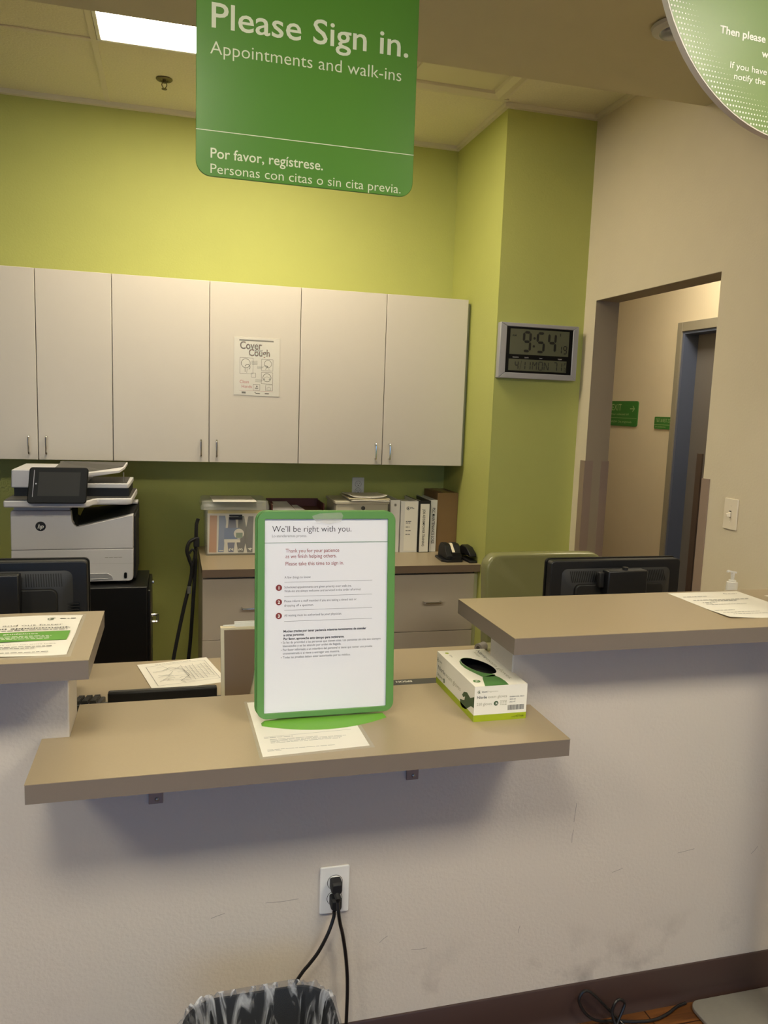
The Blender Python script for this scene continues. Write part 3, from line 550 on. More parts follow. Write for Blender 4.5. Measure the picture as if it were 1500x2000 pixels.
for y in (0.3058, 0.2746, 0.2447, 0.2203): q.rect(fr, -0.0878, y - 0.0003, 0.1085, y + 0.0003, e_)
for s, y, w in (('Se les da prioridad a las personas que tienen citas. Las personas sin cita son siempre', 0.1717, 0.2195), ('bienvenidas y se las atiende por orden de llegada.', 0.164, 0.129), ('Por favor infórmele a un miembro del personal si tiene que tomar una prueba', 0.1556, 0.2005), ('cronometrada o si viene a entregar una muestra.', 0.1476, 0.126), ('Todas las pruebas deben estar autorizadas por su médico.', 0.1391, 0.1503)): q.text(fr, -0.0903, y, 0.0047, s, w, e=e_)
for y in (0.1717, 0.1556, 0.1391): q.disc(fr, -0.0935, y + 0.0022, 0.0009, e_, 8)
q.build('small_text', M_grey, ps)
q = MB(t)
for s, y, w in (('Muchas gracias por tener paciencia mientras terminamos de atender', 0.1963, 0.1847), ('a otras personas.', 0.188, 0.0455), ('Por favor, aproveche este tiempo para registrarse.', 0.1796, 0.1347)): q.text(fr, -0.089, y, 0.005, s, w, bold=0.02, e=e_)
q.build('bold_text', M_ink, ps)
q = MB(t); q.poly(fr, [(-0.03, 0.449), (-0.012, 0.455), (0.035, 0.457), (0.04, 0.45), (0.035, 0.437), (0.01, 0.432), (-0.02, 0.436)], 0.0039); q.build('clear_tape', M_lamn, t)
q = MB(t); L0 = []; 
def lens(x0, x1, yb, bulge, n=14): return [(x0 + (x1 - x0) * i / n, yb - bulge * (1 - (2 * i / n - 1) ** 2)) for i in range(n + 1)]
a = lens(0.184, 0.4625, 1.619, 0.041); b = [(x, 1.634 + (1.634 - y) * 0.9) for x, y in lens(0.184, 0.4625, 1.634, 0.041)][::-1]
ring = a + b; top = [(0.323 + (x - 0.323) * 0.985, 1.634 + (y - 1.634) * 0.9) for x, y in ring]; tp2 = [(0.323 + (x - 0.323) * 0.95, 1.628 + (y - 1.628) * 0.3) for x, y in ring]
q.loft([[(x, y, 0.8652) for x, y in ring], [(x, y, 0.8672) for x, y in top], [(x, y, 0.8725) for x, y in tp2]]); q.build('base', M_bgreen, t, smooth=True)

# laminated sheet under it
t = thing('laminated_sheet', 'laminated notice lying on the low counter under the standing green frame', 'paper', (0.28, 1.6, 0.865)); fr = F_top(0, 0, 0.8651)
q = MB(t); q.poly(fr, [(0.1635, 1.459), (0.399, 1.4725), (0.392, 1.768), (0.1585, 1.766)], 0.0); q.build('clear_film', M_lamn, t)
q = MB(t); q.poly(fr, [(0.170, 1.469), (0.39, 1.4825), (0.385, 1.761), (0.165, 1.759)], 0.00004); q.build('sheet', M_paper, t)
q = MB(t); q.line(fr, [(0.182, 1.5616), (0.369, 1.5688)], 0.0012, 0.0001); greek(q, fr, 0.182, 1.5555, 0.06, 0.0026, 3, 0.0001)
for i, (y, w) in enumerate(((1.546, 0.10), (1.5405, 0.16), (1.535, 0.15), (1.5295, 0.145), (1.498, 0.14), (1.4925, 0.03))): greek(q, fr, 0.193 if i < 4 else 0.182, y, w, 0.0021, 5 + i, 0.0001)
q.build('print', M_lgrey, t)

# glove box
t = thing('glove_box', 'white and green box of nitrile exam gloves on the low counter', 'box', (0.7105, 1.6875, 0.865)); X0, X1, Y0, Y1, Z0, Z1 = 0.647, 0.774, 1.558, 1.817, 0.8652, 0.947
q = MB(t); ft = Fr((X0, Y1, Z1), (0, -1, 0), (1, 0, 0)); ell = [(0.1235 + 0.061 * math.cos(a), 0.0615 + 0.029 * math.sin(a) + 0.0 * a) for a in [2 * math.pi * i / 40 for i in range(40)]]
ca, sa_ = math.cos(0.24), math.sin(0.24); ell = [(0.1235 + (x - 0.1235) * ca - (y - 0.0615) * sa_, 0.0615 + (x - 0.1235) * sa_ + (y - 0.0615) * ca) for x, y in ell]
q.holed(ft, [(0, 0), (0.259, 0), (0.259, 0.127), (0, 0.127)], ell)
P = [(X0, Y0), (X1, Y0), (X1, Y1), (X0, Y1)]
q.add([(x, y, z) for z in (Z0, Z1) for x, y in P], [(0, 1, 5, 4), (1, 2, 6, 5), (2, 3, 7, 6), (3, 0, 4, 7), (3, 2, 1, 0)]); q.build('carton', M_box, t)
q = MB(t); q.box(X0 + 0.003, X1 - 0.003, Y0 + 0.003, Y1 - 0.003, Z0 + 0.001, Z1 - 0.022); q.build('gloves_inside', M_blackm, t)
q = MB(t); ff = Fr((X0, Y0, Z0), (1, 0, 0), (0, 0, 1)); fl = Fr((X0, Y1, Z0), (0, -1, 0), (0, 0, 1)); e_ = 0.0003
q.rect(ff, 0, 0, 0.127, 0.0155, e_); q.rect(fl, 0, 0, 0.259, 0.0155, e_); q.disc(ft, 0.021, 0.018, 0.005, e_); q.build('lime_bands', M_lime, t)
q = MB(t); cr = [p for p in ell]
# green cuff around the hole and the printed glove
q.poly(ft, [(0.0635, 0.052), (0.066, 0.044), (0.078, 0.0315), (0.09, 0.0255), (0.11, 0.022), (0.135, 0.0225), (0.155, 0.027), (0.178, 0.034), (0.2017, 0.0415), (0.2, 0.074), (0.189, 0.0765)] + [(0.1235 + 1.02 * (x - 0.1235), 0.0615 + 1.03 * (y - 0.0615)) for x, y in ell[16:40]][::-1], e_)
q.poly(ft, [(0.19, 0.072), (0.2017, 0.0411), (0.2125, 0.0368), (0.2585, 0.024), (0.2585, 0.0815), (0.235, 0.083), (0.2128, 0.0804)], e_); q.disc(ft, 0.2251, 0.0172, 0.0085, e_); q.build('glove_print', M_glove, t)
q = MB(t); q.poly(fl, [(0.1726, 0.022), (0.176, 0.011), (0.187, 0.007), (0.2094, 0.0107), (0.2411, 0.0304), (0.2585, 0.0321), (0.2585, 0.058), (0.235, 0.047), (0.2146, 0.0524), (0.195, 0.047), (0.184, 0.036), (0.192, 0.033), (0.203, 0.039), (0.2, 0.029), (0.188, 0.025)], e_)
q.disc(ff, 0.0525, 0.0405, 0.0055, e_); q.disc(fl, 0.0587, 0.0245, 0.0058, e_, ry=0.0058); q.ring(ff, 0.0105, 0.069, 0.0032, 0.001, e_, 60, 330); q.disc(ff, 0.0105, 0.069, 0.0017, e_); q.ring(fl, 0.009, 0.062, 0.005, 0.0014, e_, 60, 330); q.disc(fl, 0.009, 0.062, 0.0026, e_); q.build('dark_print', M_dglove, t)
q = MB(t); q.text(ff, 0.0505, 0.0385, 0.0042, 'XL', 0.0058, bold=0.03, e=0.0006); q.text(ft, 0.2195, 0.0142, 0.0062, 'XL', 0.0105, bold=0.03, e=0.0006); q.text(fl, 0.0562, 0.0222, 0.0046, 'XL', 0.0052, bold=0.03, e=0.0006); q.build('size_letters', M_wink, t)
q = MB(t); q.text(ff, 0.0062, 0.0535, 0.0062, 'Nitrile', 0.0235, bold=0.008, e=e_); q.text(ft, 0.012, 0.0985, 0.0105, 'Nitrile', 0.06, e=e_); q.text(fl, 0.012, 0.0395, 0.0105, 'Nitrile', 0.054, e=e_); q.text(ff, 0.017, 0.0675, 0.0034, 'Quest', 0.0125, bold=0.015, e=e_); q.text(ft, 0.036, 0.019, 0.0045, 'Quest', 0.017, e=e_); q.text(fl, 0.018, 0.0605, 0.005, 'Quest', 0.02, e=e_); q.text(fl, 0.008, 0.023, 0.0062, '230 gloves', 0.04, e=e_)
q.text(ff, 0.085, 0.0525, 0.0028, 'EN0041222_0623', 0.035, e=e_); q.text(ff, 0.085, 0.0465, 0.0028, '2020-08', 0.0145, e=e_); q.text(ff, 0.085, 0.0405, 0.0028, '2023-07', 0.0145, e=e_); q.text(ff, 0.0925, 0.0045, 0.0052, 'mt47744', 0.0285, e=e_)
rd = random.Random(4); x = 0.081
while x < 0.1215: w = rd.choice((0.0004, 0.0007, 0.0012)); q.rect(ff, x, 0.0225, x + w, 0.0345, e_); x += w + rd.choice((0.0005, 0.0008))
q.build('dark_lettering', mat('carton dark ink', (70, 72, 70), 0.6, var=0.02), t)
q = MB(t); q.text(ff, 0.0325, 0.0535, 0.0062, 'exam gloves', 0.0455, e=e_); q.text(ff, 0.0062, 0.0375, 0.0062, '230 gloves', 0.036, e=e_); q.text(ft, 0.076, 0.0985, 0.0105, 'exam gloves', 0.145, e=e_); q.text(fl, 0.07, 0.0395, 0.0105, 'exam gloves', 0.102, e=e_); q.text(ff, 0.0298, 0.0675, 0.0034, 'Diagnostics', 0.026, bold=-0.01, e=e_); q.text(ft, 0.02, 0.088, 0.007, 'X-large', 0.04, e=e_)
for i in range(4): greek(q, ff, 0.062, 0.045 - i * 0.003, 0.016, 0.0013, 30 + i, e_, 0.002, 0.006)
q.build('pale_lettering', mat('carton pale ink', (176, 172, 150), 0.6, var=0.02), t)

# papers on the high counters
t = thing('guidelines_sheet', 'laminated walk-in guidelines sheet with a green band on the left counter', 'paper', (-0.31, 1.69, 1.067)); fr = F_top(0, 0, 1.0671)
q = MB(t); q.poly(fr, [(-0.425, 1.533), (-0.188, 1.533), (-0.1895, 1.842), (-0.425, 1.842)], 0); q.build('clear_film', M_lamn, t)
q = MB(t)
n = 10; A = [( -0.414, 1.5455), (-0.196, 1.5455)]; q.add([(x, 1.5455 + 0.2865 * j / n, 1.0672 + 0.003 * (math.sin(j * 1.1 + i * 0.7) + 1) * 0.4) for j in range(n + 1) for i, x in enumerate([-0.414 + 0.2175 * k / 8 for k in range(9)])], [(j * 9 + i, j * 9 + i + 1, (j + 1) * 9 + i + 1, (j + 1) * 9 + i) for j in range(n) for i in range(8)]); q.build('sheet', M_paper, t, smooth=True)
fr = F_top(0, 0, 1.0702); e_ = 0
q = MB(t); q.text(fr, -0.228, 1.7487, 0.0098, 'Get in and out faster', 0.178, 'R', e=e_); q.text(fr, -0.2105, 1.7255, 0.0098, 'with an appointment.', 0.19, 'R', 0.02, e_); greek(q, fr, -0.40, 1.713, 0.185, 0.0032, 1, e_, 0.004, 0.014); q.text(fr, -0.2235, 1.6125, 0.0035, 'Check in at the kiosk when you arrive today', 0.18, 'R', e=e_)
for i, y in enumerate((1.598, 1.588, 1.562)): greek(q, fr, -0.40, y, 0.17 - 0.03 * (i == 1), 0.0028, 12 + i, e_, 0.004, 0.014)
greek(q, fr, -0.24, 1.797, 0.035, 0.004, 15, e_, 0.004, 0.012); q.build('print', M_ink, t)
q = MB(t); q.rect(fr, -0.405, 1.6365, -0.2075, 1.702, e_); q.build('green_band', mat('band green', (96, 160, 52), 0.5, var=0.2, vscale=9), t)
q = MB(t); q.text(fr, -0.268, 1.684, 0.007, 'Walk-in guidelines', 0.125, 'R', 0.015, 0.0003)
for i, y in enumerate((1.668, 1.659, 1.650)): greek(q, fr, -0.40, y, 0.16, 0.003, 20 + i, 0.0003, 0.004, 0.012)
q.build('white_lettering', M_wink, t)
q = MB(t); q.ring(fr, -0.257, 1.799, 0.008, 0.0018, e_, 30, 300); q.disc(fr, -0.256, 1.798, 0.004, e_); q.build('logo', M_dglove, t)
t = thing('notice_sheet', 'white printed notice lying on the right counter in front of the pump bottle', 'paper', (1.44, 1.72, 1.067))
q = MB(t)
def pr_(i, j): u, v = i / 8, j / 10; return (1.334 + 0.228 * u + (-0.004) * (1 - v), 1.597 + 0.262 * v - 0.018 * u * (1 - v), 1.0673 + 0.004 * max(0, 1 - 3 * v) * max(0, 1 - 3 * u) + 0.0012 * v * (1 - v))
q.add([pr_(i, j) for j in range(11) for i in range(9)], [(j * 9 + i, j * 9 + i + 1, (j + 1) * 9 + i + 1, (j + 1) * 9 + i) for j in range(10) for i in range(8)]); q.build('sheet', M_paper, t, smooth=True); fr = F_top(0, 0, 1.0688)
q = MB(t)
for i, (x, y, w, h) in enumerate(((1.3474, 1.806, 0.076, 0.003), (1.352, 1.768, 0.175, 0.0038), (1.397, 1.756, 0.082, 0.0038), (1.3625, 1.743, 0.045, 0.003), (1.362, 1.7285, 0.02, 0.003), (1.375, 1.722, 0.108, 0.0022), (1.34, 1.666, 0.06, 0.0025), (1.349, 1.645, 0.11, 0.0025), (1.36, 1.628, 0.16, 0.0022))): greek(q, fr, x, y, w, h, 40 + i, 0, 0.004, 0.016)
greek(q, fr, 1.508, 1.828, 0.03, 0.0025, 3, 0); q.ring(fr, 1.5, 1.8295, 0.005, 0.0018, 0, 0, 300); q.build('print', M_grey, t)
t = thing('notice_sheet', 'second white sheet at the right picture edge on the right counter', 'paper', (1.7, 1.72, 1.067)); fr = F_top(0, 0, 1.0672)
q = MB(t); q.poly(fr, [(1.604, 1.80), (1.66, 1.60), (1.87, 1.65), (1.815, 1.855)], 0); q.build('sheet', M_paper, t)
q = MB(t)
for i in range(6): greek(q, Fr((1.665 - i * 0.008, 1.64 + i * 0.03, 1.0673), (0.97, 0.23, 0), (-0.23, 0.97, 0)), 0, 0, 0.15, 0.003, 60 + i, 0)
q.build('print', M_grey, t)

# ------------------------------------------------------------------ check-in kiosk with round sign and its cord
t = thing('check_in_kiosk', 'check-in kiosk with a large round green sign and a flat grey foot plate', 'kiosk', (1.545, 1.41, 0))
q = MB(t); q.pxy(rrect(1.325, 1.19, 1.765, 1.612, 0.03, 8), 0.0015, 0.012); q.build('base_plate', M_plate, t, bevel=0.002)
q = MB(t); q.box(1.505, 1.585, 1.39, 1.43, 0.012, 2.35); q.build('post', M_plate, t, bevel=0.004)
th = math.radians(-3.5); ev = Vector((math.cos(th), -math.sin(th), 0)); fr = Fr((1.23, 1.33, 2.4), ev, (0, 0, 1)); R_ = 0.334; cx, cy = -0.0891 + 0.004, 0.0161
cx, cy = -0.0891, 0.0161
circ = lambda r, n=96: [(cx + r * math.cos(2 * math.pi * i / n), cy + r * math.sin(2 * math.pi * i / n)) for i in range(n)]
q = MB(t); q.slab(fr, circ(R_ + 0.001), -0.014, -0.0005); dsk = q.build('sign_disc', M_rim, t, smooth=True, label='round sign disc with a pale grey edge')
q = MB(t); q.poly(fr, circ(R_ - 0.0012), 0.0); q.build('green_face', M_rgreen, dsk)
q = MB(t); k = 0; y = -0.34
while y < 0.2:
    x = -0.34 + (0.003 if k % 2 else 0)
    while x < 0.335:
        r = math.hypot(x, y)
        if R_ - 0.062 < r < R_ - 0.002:
            s = 0.0019 * min(1, 1.2 - (R_ - r) / 0.05)
            if s > 0.0002: q.disc(fr, cx + x, cy + y, s, 0.0004, 7)
        x += 0.0067
    y += 0.0085; k += 1
q.build('dot_pattern', M_wink, dsk)
q = MB(t); q.text(fr, -0.2789, -0.1553, 0.0125, 'Then please have a seat', 0.205, bold=0.022, e=0.0005); q.text(fr, -0.1814, -0.1798, 0.0118, 'with us', 0.06, bold=0.022, e=0.0005); q.text(fr, -0.2499, -0.2098, 0.0108, 'If you have trouble', 0.148, e=0.0005, bold=0.006); q.text(fr, -0.2388, -0.2272, 0.0105, 'notify the nearest staff', 0.172, e=0.0005, bold=0.006); q.build('lettering', M_wink, dsk)
q = MB(t); q.box(1.50, 1.59, 1.334, 1.39, 2.25, 2.35); q.build('sign_bracket', M_plate, t)
t = thing('kiosk_cord', 'black power cord looped on the floor beside the grey kiosk foot plate', 'cord', (1.15, 1.59, 0))
q = MB(t); q.tube([(1.322, 1.6145, 0.006), (1.288, 1.608, 0.005), (1.249, 1.592, 0.005), (1.201, 1.582, 0.005), (1.15, 1.588, 0.005), (1.102, 1.598, 0.008), (1.048, 1.6, 0.017), (1.016, 1.604, 0.039), (0.997, 1.608, 0.073), (1.004, 1.61, 0.095), (1.021, 1.61, 0.097), (1.043, 1.607, 0.08), (1.078, 1.603, 0.043), (1.104, 1.595, 0.016), (1.118, 1.575, 0.006), (1.125, 1.55, 0.005), (1.10, 1.535, 0.005), (1.085, 1.55, 0.006), (1.083, 1.572, 0.022), (1.079, 1.584, 0.046), (1.088, 1.588, 0.069), (1.102, 1.589, 0.076), (1.116, 1.588, 0.064), (1.108, 1.584, 0.046), (1.09, 1.575, 0.02), (1.07, 1.55, 0.005), (1.06, 1.50, 0.005), (1.10, 1.42, 0.005)], 0.0038, 8, 6); q.build('cable', M_cord, t, smooth=True)

# ------------------------------------------------------------------ waste bin with liner
t = thing('waste_bin', 'dark grey waste bin with a crumpled clear liner under the low outlet', 'bin', (0.16, 1.352, 0))
def bin_ring(z, k, r=0.07, dz=None, n=9): return [(0.163 + x * k, 1.352 + y * k, z if dz is None else z + dz(i)) for i, (x, y) in enumerate(rrect(-0.146, -0.112, 0.146, 0.112, r, n))]
q = MB(t); q.loft([bin_ring(0.002, 0.74), bin_ring(0.352, 0.985), bin_ring(0.353, 1.02), bin_ring(0.362, 1.02), bin_ring(0.362, 0.975), bin_ring(0.02, 0.71)]); q.build('bin_body', M_can, t, smooth=True)
q = MB(t); rd = random.Random(11); rings = []; N_ = 4 * 25
ph = [rd.uniform(0, 6.28) for _ in range(8)]
def wob(a, j): return 0.5 * math.sin(9 * a + ph[0] + j * .5) + 0.35 * math.sin(17 * a + ph[1] - j * .9) + 0.3 * math.sin(31 * a + ph[2] + j)
for j, (z, k, amp, az) in enumerate(((0.12, 0.76, 0.012, 0.0), (0.2, 0.83, 0.012, 0.006), (0.27, 0.885, 0.01, 0.006), (0.325, 0.93, 0.007, 0.003), (0.362, 0.962, 0.004, 0.002), (0.371, 0.99, 0.003, 0.005), (0.372, 1.03, 0.004, 0.006), (0.362, 1.06, 0.007, 0.004), (0.335, 1.065, 0.01, 0.005), (0.30, 1.06, 0.013, 0.012), (0.265, 1.06, 0.016, 0.022))):
    base = rrect(-0.146, -0.112, 0.146, 0.112, 0.07, 24); r = []
    for i, (x, y) in enumerate(base):
        a = 2 * math.pi * i / len(base); d_ = math.hypot(x, y); kk = k + wob(a, j) * amp / d_ * (0.6 if j < 9 else 1)
        r.append((0.163 + x * kk, min(1.352 + y * kk, 1.606), z + wob(a * 1.3 + 1, j + 3) * az))
    rings.append(r)
q.loft(rings, caps=False); q.build('bin_liner', M_bag, t, smooth=True)

# ------------------------------------------------------------------ monitors
def monitor(label, cx, y, zt, rz=0.0):
    w, h = 0.468, 0.305; zb = zt - h
    t = thing('computer_monitor', label, 'monitor', (cx, y, 0.74), 'black monitors on the staff desk', rz)
    L = lambda: MB()
    z0, z1 = zb - 0.74, zt - 0.74
    q = L(); fb = Fr((0, 0, 0), (1, 0, 0), (0, 0, 1)); q.slab(fb, rrect(-w / 2, z0, w / 2, z1, 0.012, 4), -0.028, 0.004); q.build('back_shell', M_black, t, bevel=0.003)
    q = L(); q.slab(fb, rrect(-w / 2 - 0.003, z0 - 0.003, w / 2 + 0.003, z1 + 0.003, 0.014, 4), -0.04, -0.0285); q.build('front_bezel', M_gloss, t, bevel=0.002)
    q = L(); q.slab(fb, rrect(-w / 2 + 0.018, z0 + 0.018, w / 2 - 0.018, z1 - 0.018, 0.002, 2), -0.0405, -0.0402); q.build('screen', M_screen, t)
    a, b = w / 2 - 0.038, w / 2 - 0.075
    q = L(); q.loft([[(x, -0.0042, z) for x, z in rrect(-a, z0 + 0.03, a, z1 - 0.026, 0.02, 5)], [(x, -0.02, z) for x, z in rrect(-a + 0.025, z0 + 0.05, a - 0.025, z1 - 0.072, 0.02, 5)]]); hs = q.build('rear_housing', mat('charcoal plastic', (40, 40, 42), 0.5, var=0.06, vscale=80), t, smooth=True)
    q = L(); q.slab(fb, rrect(-b, z0 + 0.03, b, z1 - 0.072, 0.018, 5), 0.012, 0.03); q.build('rear_cover', M_blackm, t, bevel=0.004)
    fv = Fr((0, -0.0042, z1 - 0.026), (1, 0, 0), (0, 0.0158, 0.046))
    for s in (-1, 1):
        vm = L()
        for i in range(15):
            x = (0.075 if s > 0 else -0.17) + i * 0.0064
            vm.poly(fv, [(x, -0.008), (x + 0.003, -0.008), (x + 0.0065, -0.044), (x + 0.0035, -0.044)], 0.0006)
        vm.build('vent_slots', M_gloss, hs)
    for s in (-1, 1):
        vm = L()
        for i in range(9): vm.box(s * (a - 0.004) - 0.02, s * (a - 0.004) + 0.02, -0.0125, -0.0065, z1 - 0.12 - i * 0.008, z1 - 0.1165 - i * 0.008)
        vm.build('side_vent', M_blackm, hs)
    q = L(); q.box(-0.07, 0.07, -0.0705, -0.0305, z1 - 0.17, z1 - 0.022); mt = q.build('stand_mount', M_black, t, bevel=0.004)
    q = L(); q.box(-0.088, -0.07, -0.05, -0.03, z1 - 0.08, z1 - 0.03); q.build('hinge', M_blackm, mt, bevel=0.004)
    q = L(); q.cyl((0, -0.05, z1 - 0.024), (0, -0.05, z1 - 0.014), 0.009, 14); q.build('release_button', M_blackm, mt)
    q = L(); q.box(-0.045, 0.045, -0.065, -0.045, 0.013, z1 - 0.17); q.build('stand_neck', M_black, t, bevel=0.003)
    q = L(); q.pxy(rrect(-0.12, -0.10, 0.12, 0.08, 0.03, 5), 0.0005, 0.013); q.build('stand_base', M_black, t, bevel=0.003)
    return t
monitor('black computer monitor behind the left counter in front of the printer', -0.464, 2.27, 1.105)
monitor('black computer monitor behind the right counter in front of the olive chair', 1.382, 2.20, 1.094)

# ------------------------------------------------------------------ office chair
t = thing('office_chair', 'olive green vinyl office chair behind the right counter', 'chair', (1.475, 3.12, 0))
q = MB(t)
def cush(y, k): return [(1.475 + x * k, y + 0.03 * (x / 0.27) ** 2 * -1 + (z - 0.75) * 0.12, 0.755 + (z - 0.755) * k) for x, z in rrect(-0.268, 0.53, 0.268, 0.985, 0.06, 6)]
q.loft([cush(2.875, 0.9), cush(2.86, 0.965), cush(2.872, 1.0), cush(2.925, 1.0), cush(2.945, 0.96), cush(2.95, 0.9)]); q.build('backrest', M_olive, t, smooth=True, sub=1)
q = MB(t); q.loft([[(1.475 + x * k, 3.15 + y * k, z) for x, y in rrect(-0.2, -0.22, 0.24, 0.24, 0.07, 6)] for z, k in ((0.35, 0.93), (0.36, 1), (0.415, 1), (0.428, 0.94), (0.43, 0.8))]); q.build('seat', M_olive, t, smooth=True)
q = MB(t); q.tube([(1.475, 2.935, 0.62), (1.475, 2.90, 0.5), (1.475, 2.93, 0.345), (1.475, 3.1, 0.34)], 0.018, 8); q.build('back_support', M_blackm, t, smooth=True)
q = MB(t); q.cyl((1.475, 3.16, 0.08), (1.475, 3.16, 0.36), 0.027); q.build('gas_column', M_blackm, t, smooth=True)
for k in range(5):
    a = 0.3 + 2 * math.pi * k / 5; c, s = math.cos(a), math.sin(a)
    q = MB(t); q.cyl((1.475 + c * 0.02, 3.16 + s * 0.02, 0.10), (1.475 + c * 0.27, 3.16 + s * 0.27, 0.075), 0.024, 8, 0.016); lg = q.build('base_arm', M_blackm, t, smooth=True)
    q = MB(t); q.cyl((1.475 + c * 0.27 - s * 0.02, 3.16 + s * 0.27 + c * 0.02, 0.0275), (1.475 + c * 0.27 + s * 0.02, 3.16 + s * 0.27 - c * 0.02, 0.0275), 0.027, 14); q.cyl((1.475 + c * 0.27, 3.16 + s * 0.27, 0.03), (1.475 + c * 0.27, 3.16 + s * 0.27, 0.07), 0.007, 8); q.build('caster', M_blackm, lg, smooth=True)

# ------------------------------------------------------------------ things on the staff desk
t = thing('keyboard', 'black keyboard on the staff desk peeking out under the left counter', 'keyboard', (-0.40, 2.06, 0.74))
q = MB(t); q.pyz([(1.985, 0.748), (1.985, 0.797), (2.145, 0.757), (2.145, 0.742)], -0.625, -0.176); q.build('case', M_black, t, bevel=0.003)
q = MB(t)
for j in range(6):
    for i in range(22):
        x = -0.615 + i * 0.0196; y = 2.0 + j * 0.0225; z = 0.797 - (y - 1.985) * 0.25 - 0.001
        q.add([(x, y, z), (x + 0.017, y, z), (x + 0.017, y + 0.018, z - 0.0045), (x, y + 0.018, z - 0.0045), (x + 0.002, y + 0.002, z + 0.009), (x + 0.015, y + 0.002, z + 0.009), (x + 0.015, y + 0.016, z + 0.0055), (x + 0.002, y + 0.016, z + 0.0055)], [(4, 5, 6, 7), (0, 1, 5, 4), (1, 2, 6, 5), (2, 3, 7, 6), (3, 0, 4, 7)])
q.build('keys', mat('key tops', (58, 57, 55), 0.5, var=0.08), t)
for x in (-0.59, -0.23): q = MB(t); q.box(x, x + 0.03, 1.99, 2.0, 0.7405, 0.781); q.build('foot', M_blackm, t)
q = MB(t); q.tube([(-0.30, 1.988, 0.775), (-0.23, 1.955, 0.765), (-0.18, 1.945, 0.757), (-0.19, 1.905, 0.748), (-0.24, 1.89, 0.7435), (-0.35, 1.89, 0.7435)], 0.0025, 6); q.build('cable', M_cord, t, smooth=True)
t = thing('map_sheet', 'white sheet printed with a street map on the staff desk', 'paper', (0.02, 2.33, 0.74)); fm_ = Fr((-0.054, 2.204, 0.7402), (0.974, 0.226, 0), (-0.226, 0.974, 0))
q = MB(t); q.add([fm_.p(0.216 * i / 6, 0.24 * j / 6, 0.0004 + 0.006 * max(0, 0.35 - i / 6) * (0.6 + 0.4 * j / 6)) for j in range(7) for i in range(7)], [(j * 7 + i, j * 7 + i + 1, j * 7 + i + 8, j * 7 + i + 7) for j in range(6) for i in range(6)]); q.build('sheet', M_paper, t, smooth=True)
q = MB(t); rd = random.Random(21); e_ = 0.0036
q.line(fm_, [(0.02, 0.03), (0.2, 0.03), (0.2, 0.205), (0.02, 0.205), (0.02, 0.03)], 0.0011, e_)
for i in range(9): y = 0.05 + i * 0.015; q.line(fm_, [(0.11 + rd.uniform(-.02, .02), y), (0.15, y + rd.uniform(-.004, .004)), (0.195, y + rd.uniform(-.003, .003))], 0.001, e_)
for i in range(7): x = 0.12 + i * 0.012; q.line(fm_, [(x, 0.04 + rd.uniform(0, .03)), (x + rd.uniform(-.002, .002), 0.12), (x, 0.18 + rd.uniform(-.02, .01))], 0.001, e_)
for i in range(12): x, y = rd.uniform(0.03, 0.1), rd.uniform(0.05, 0.19); q.line(fm_, [(x, y), (x + rd.uniform(.01, .03), y + rd.uniform(-.02, .02)), (x + rd.uniform(.03, .05), y + rd.uniform(-.03, .03))], 0.0011, e_)
q.line(fm_, [(0.03, 0.15), (0.06, 0.155), (0.09, 0.18), (0.12, 0.14), (0.125, 0.09), (0.09, 0.05), (0.1, 0.03)], 0.0018, e_); greek(q, fm_, 0.05, 0.215, 0.11, 0.002, 4, e_)
q.build('print', M_grey, t)
t = thing('document_scanner', 'narrow black device on the staff desk covering the edge of the map sheet', 'device', (-0.025, 2.06, 0.74))
q = MB(t); q.box(-0.160, 0.1105, 2.003, 2.026, 0.7405, 0.8165); q.build('housing', M_blackm, t, bevel=0.004)
q = MB(t); q.box(-0.155, 0.106, 2.008, 2.021, 0.8155, 0.8175); q.build('top_strip', M_black, t)
for x0, x1 in ((-0.176, -0.1602), (0.1107, 0.145)): q = MB(t); q.pyz([(2.0, 0.7402), (2.06, 0.7402), (2.06, 0.772), (2.03, 0.785), (2.0, 0.768)], x0, x1); q.build('end_cap', mat('device grey', (62, 64, 64), 0.5, var=0.03), t, bevel=0.003)
t = thing('file_holder', 'brown card file holder with white papers behind the left edge of the green frame', 'file holder', (0.2, 1.94, 0.74)); fr = F_front(0, 1.925, 0)
q = MB(t); q.slab(fr, [(0.1265, 0.7404), (0.172, 0.7404), (0.182, 0.80), (0.20, 0.9), (0.36, 0.9), (0.36, 0.992), (0.122, 0.992)], 0, 0.003); q.build('front_panel', M_folder, t)
q = MB(t); q.slab(Fr((0, 1.953, 0), (1, 0, 0), (0, 0, 1)), [(0.122, 0.7404), (0.36, 0.7404), (0.36, 0.985), (0.12, 0.985)], 0, 0.003); q.build('back_panel', M_folder, t)
q = MB(t); q.slab(Fr((0, 1.9495, 0), (1, 0, 0), (0, 0, 1)), [(0.118, 0.7404), (0.35, 0.7404), (0.35, 0.996), (0.114, 0.996)], 0, 0.021); q.build('cream_folder', M_cream, t)
for k, (x, z) in enumerate(((0.121, 1.0), (0.148, 1.0095), (0.15, 1.006))): q = MB(t); q.slab(Fr((0, 1.944 - k * 0.004, 0), (1, 0, 0), (0, 0, 1)), [(x, 0.9965), (0.345, 0.9965), (0.345, z), (x, z)], 0, 0.0012); q.build('paper', M_paper, t)
t = thing('flatbed_scanner', 'dark grey flatbed scanner between the green frame and the glove box, seen from behind', 'scanner', (0.56, 1.93, 0.74))
q = MB(t); q.box(0.40, 0.79, 1.815, 2.028, 0.7405, 0.778); q.build('scanner_body', M_blackm, t, bevel=0.003)
q = MB(t); q.box(0.402, 0.788, 1.817, 2.026, 0.779, 0.80); sc = q.build('lid', mat('scanner grey', (74, 74, 72), 0.45, var=0.04), t, bevel=0.002)
